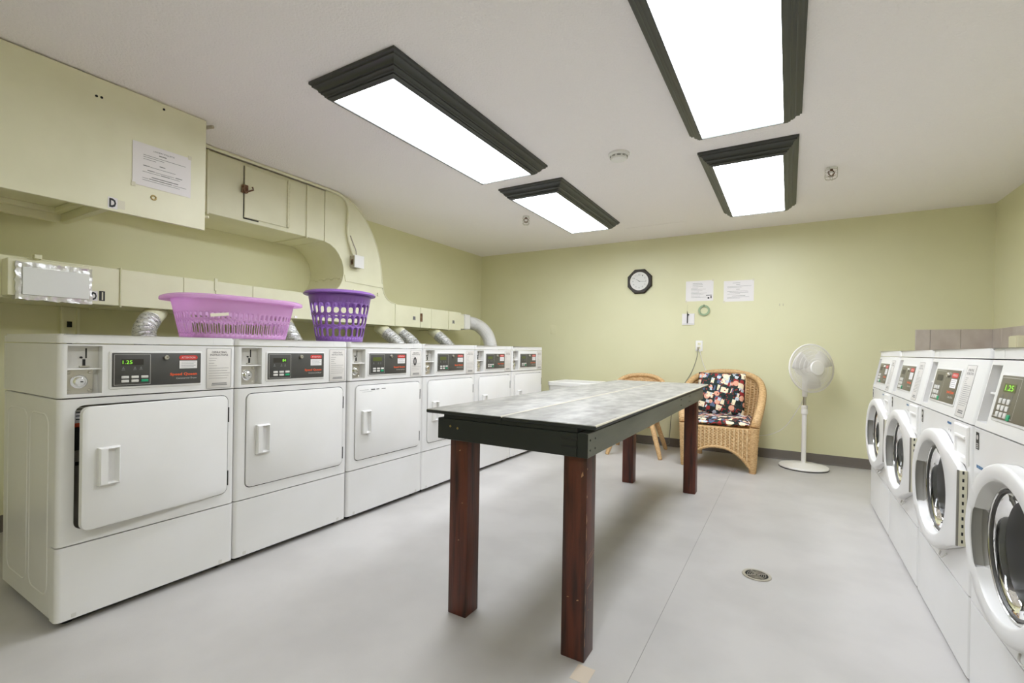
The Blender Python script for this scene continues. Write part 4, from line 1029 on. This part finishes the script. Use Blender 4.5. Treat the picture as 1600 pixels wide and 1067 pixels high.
# second wicker chair, mostly behind the table
t = thing('wicker_chair', 'wicker chair with splayed legs, mostly hidden behind the table', 'chair', (-1.365, 4.95, 0), .12)
half = [(.245, -.10, .46), (.262, .02, .60), (.245, .14, .72), (.15, .225, .785), (0, .25, .805)]
rim = half+[(-x, y, z) for x, y, z in half[-2::-1]]
bm = BM(); wrapped(bm, rim, .022, 14, .08); obj('rolled_rim', bm, 'wick', t, ang=60)
RS = crom(rim, 14)
def shell2(u, v):
    s = u*(len(RS)-1); k = min(int(s), len(RS)-2); p = RS[k].lerp(RS[k+1], s-k)
    b = Vector((p.x*.88, p.y*.9, .40)); q = b.lerp(p, v); return q, Vector((-q.x, -q.y, 0)).normalized()
bm = BM(); weave(bm, shell2, 160, 90, 30, 26, .004); o = obj('woven_back', bm, 'wick', t, ang=60); solid(o, .006)
bm = BM(); lathe(bm, [(.02, .27), (.15, .275), (.20, .30), (.222, .34), (.240, .385), (.240, .400), (.225, .41), (.02, .415)], 40); obj('woven_seat', bm, 'wick', t)
for sx, sy in ((-1, -1), (1, -1), (1, 1), (-1, 1)):
    bm = BM(); wrapped(bm, [(sx*.262, sy*.275, 0), (sx*.24, sy*.245, .08), (sx*.16, sy*.16, .34)], [.019, .023, .026], 12, .05); obj('leg', bm, 'wick', t, ang=60)

# ------------------------------------------------------------------ utility tub
t = thing('utility_tub', 'white plastic utility tub between last dryer and back wall', 'tub', (-2.09, 5.03, 0))
bm = BM()
mk = lambda e, z: [(a, b, z) for a, b in rrect(-.27+e, .27-e, -.25+e, .25-e, .04, 5)]
loft(bm, [mk(.03, .36), mk(.008, .66), mk(.0, .665), mk(.0, .70), mk(.006, .706), mk(.026, .706), mk(.032, .70), mk(.055, .40)]); obj('basin', bm, 'white2', t)
for sx in (-1, 1):
    for sy in (-1, 1):
        bm = BM(); box(bm, sx*.215-.018, sx*.215+.018, sy*.195-.018, sy*.195+.018, 0, .37, .004, 1); obj('leg', bm, 'white2', t)

# ------------------------------------------------------------------ pedestal fan
t = thing('pedestal_fan', 'white pedestal fan on a round base beside the wicker armchair', 'fan', (.135, 5.17, 0))
bm = BM(); lathe(bm, [(.20, 0), (.203, .004), (.203, .008), (.198, .010)], 56); obj('base_rubber', bm, 'black', t)
bm = BM(); lathe(bm, [(.202, .009), (.204, .016), (.196, .024), (.10, .036), (.05, .044), (.03, .050)], 56); obj('base', bm, 'fan', t)
obj('lower_pole', lathe(BM(), [(.020, .046), (.020, .52), (.018, .52)], 24), 'fan', t)
obj('height_collar', lathe(BM(), [(.022, .500), (.027, .505), (.027, .545), (.024, .552), (.026, .556), (.026, .58), (.017, .586)], 24), 'fan', t)
obj('upper_pole', lathe(BM(), [(.013, .58), (.013, .70)], 20), 'steel', t)
obj('neck', lathe(BM(), [(.020, .665), (.022, .68), (.022, .80), (.026, .84), (.03, .90), (.02, .93)], 20), 'fan', t)
hd = link(bpy.data.objects.new('fan_head', None), t); hd.location = (.0, -.02, .93); hd.rotation_euler = (radians(-4), 0, radians(37))
# local -y is the blowing direction
obj('motor_housing', lathe(BM(), [(.02, .09), (.05, .085), (.062, .06), (.066, .02), (.06, -.03), (.05, -.045), (.03, -.05)], 32, (0, 0, 0), 'y'), 'fan', hd)
def guard(name, sgn, depth, y0):
    bm = BM(); Rg = .218
    prof = lambda s: (Rg*s, y0+sgn*depth*(1-s**2.6))
    nsp = 112
    for k in range(nsp):
        a = 2*pi*k/nsp; pts = []
        for i in range(7):
            r, y = prof(.24+.76*i/6); pts.append((r*cos(a), y, r*sin(a)))
        tube(bm, pts, .0015, 4)
    for s in (.27, .40, .55, .70, .85):
        r, y = prof(s); tube(bm, [(r*cos(i*pi/24), y, r*sin(i*pi/24)) for i in range(48)], .0016, 5, closed=True)
    obj(name, bm, 'fan', hd, ang=0)
guard('front_grille', -1, .060, -.085); guard('rear_grille', 1, .055, -.070)
bm = BM(); tube(bm, [(.219*cos(i*pi/36), -.078, .219*sin(i*pi/36)) for i in range(72)], .0065, 8, closed=True); obj('grille_clamp_ring', bm, 'fan', hd)
obj('grille_badge', lathe(BM(), [(.064, -.132), (.066, -.148), (.062, -.156), (.02, -.160)], 40, (0, 0, 0), 'y'), 'fan', hd)
obj('blade_hub', lathe(BM(), [(.036, -.05), (.038, -.10), (.02, -.115)], 24, (0, 0, 0), 'y'), 'fan', hd)
for k in range(3):
    a0 = 2*pi*k/3+.4; bm = BM(); G = []
    for i in range(9):
        r = .034+(.19-.034)*i/8; w0 = .28+.42*sin(pi*min(1, (i+1)/8.5)*.75); row = []
        for j in range(7):
            a = a0+w0*(j/6-.3)*1.6; row.append(bm.verts.new((r*cos(a), -.085+.030*(j/6-.5), r*sin(a))))
        G.append(row)
    for i in range(8):
        for j in range(6): bm.faces.new((G[i][j], G[i+1][j], G[i+1][j+1], G[i][j+1]))
    o = obj('blade', bm, 'bladew', hd, ang=60); solid(o, .002)
t = thing('fan_cord', 'thin white cord sagging from the fan behind the armchair to outlet', 'cord', (.135, 5.19, .62))
bm = BM(); tube(bm, crom([(-.005, .0, .03), (-.05, .07, -.08), (-.15, .17, -.27), (-.28, .21, -.37), (-.45, .235, -.39), (-.62, .24, -.25), (-.80, .245, .02), (-.925, .247, .30), (-.968, .246, .45)], 10), .0032, 8); obj('cable', bm, 'fan', t)
bm = BM(); box(bm, -.976, -.962, .228, .2505, .448, .482, .003, 2); obj('plug', bm, 'white2', t)

# ------------------------------------------------------------------ floor drain
t = thing('floor_drain', 'round nickel floor drain with slotted grate in the grey floor', 'drain', (-.115, 2.53, 0))
obj('drain_pit', lathe(BM(), [(.052, .0002), (.052, .0012), (.002, .0013)], 40), 'dark', t)
bm = BM()
pr = [(.050, .0005), (.050, .004), (.054, .0048), (.062, .0042), (.064, .001)]
loft(bm, [[(r*cos(2*pi*k/48), r*sin(2*pi*k/48), z) for k in range(48)] for r, z in pr], False, False); obj('drain_flange', bm, 'nickel', t)
bm = BM()
for r in (.012, .021, .030, .039):
    tube(bm, [(r*cos(2*pi*k/32), r*sin(2*pi*k/32), .0028) for k in range(32)], .0016, 5, closed=True)
for k in range(4):
    a = k*pi/2+.6; tube(bm, [(.004*cos(a), .004*sin(a), .0032), (.051*cos(a), .051*sin(a), .0032)], .0028, 6)
obj('drain_grate', bm, 'nickel', t)
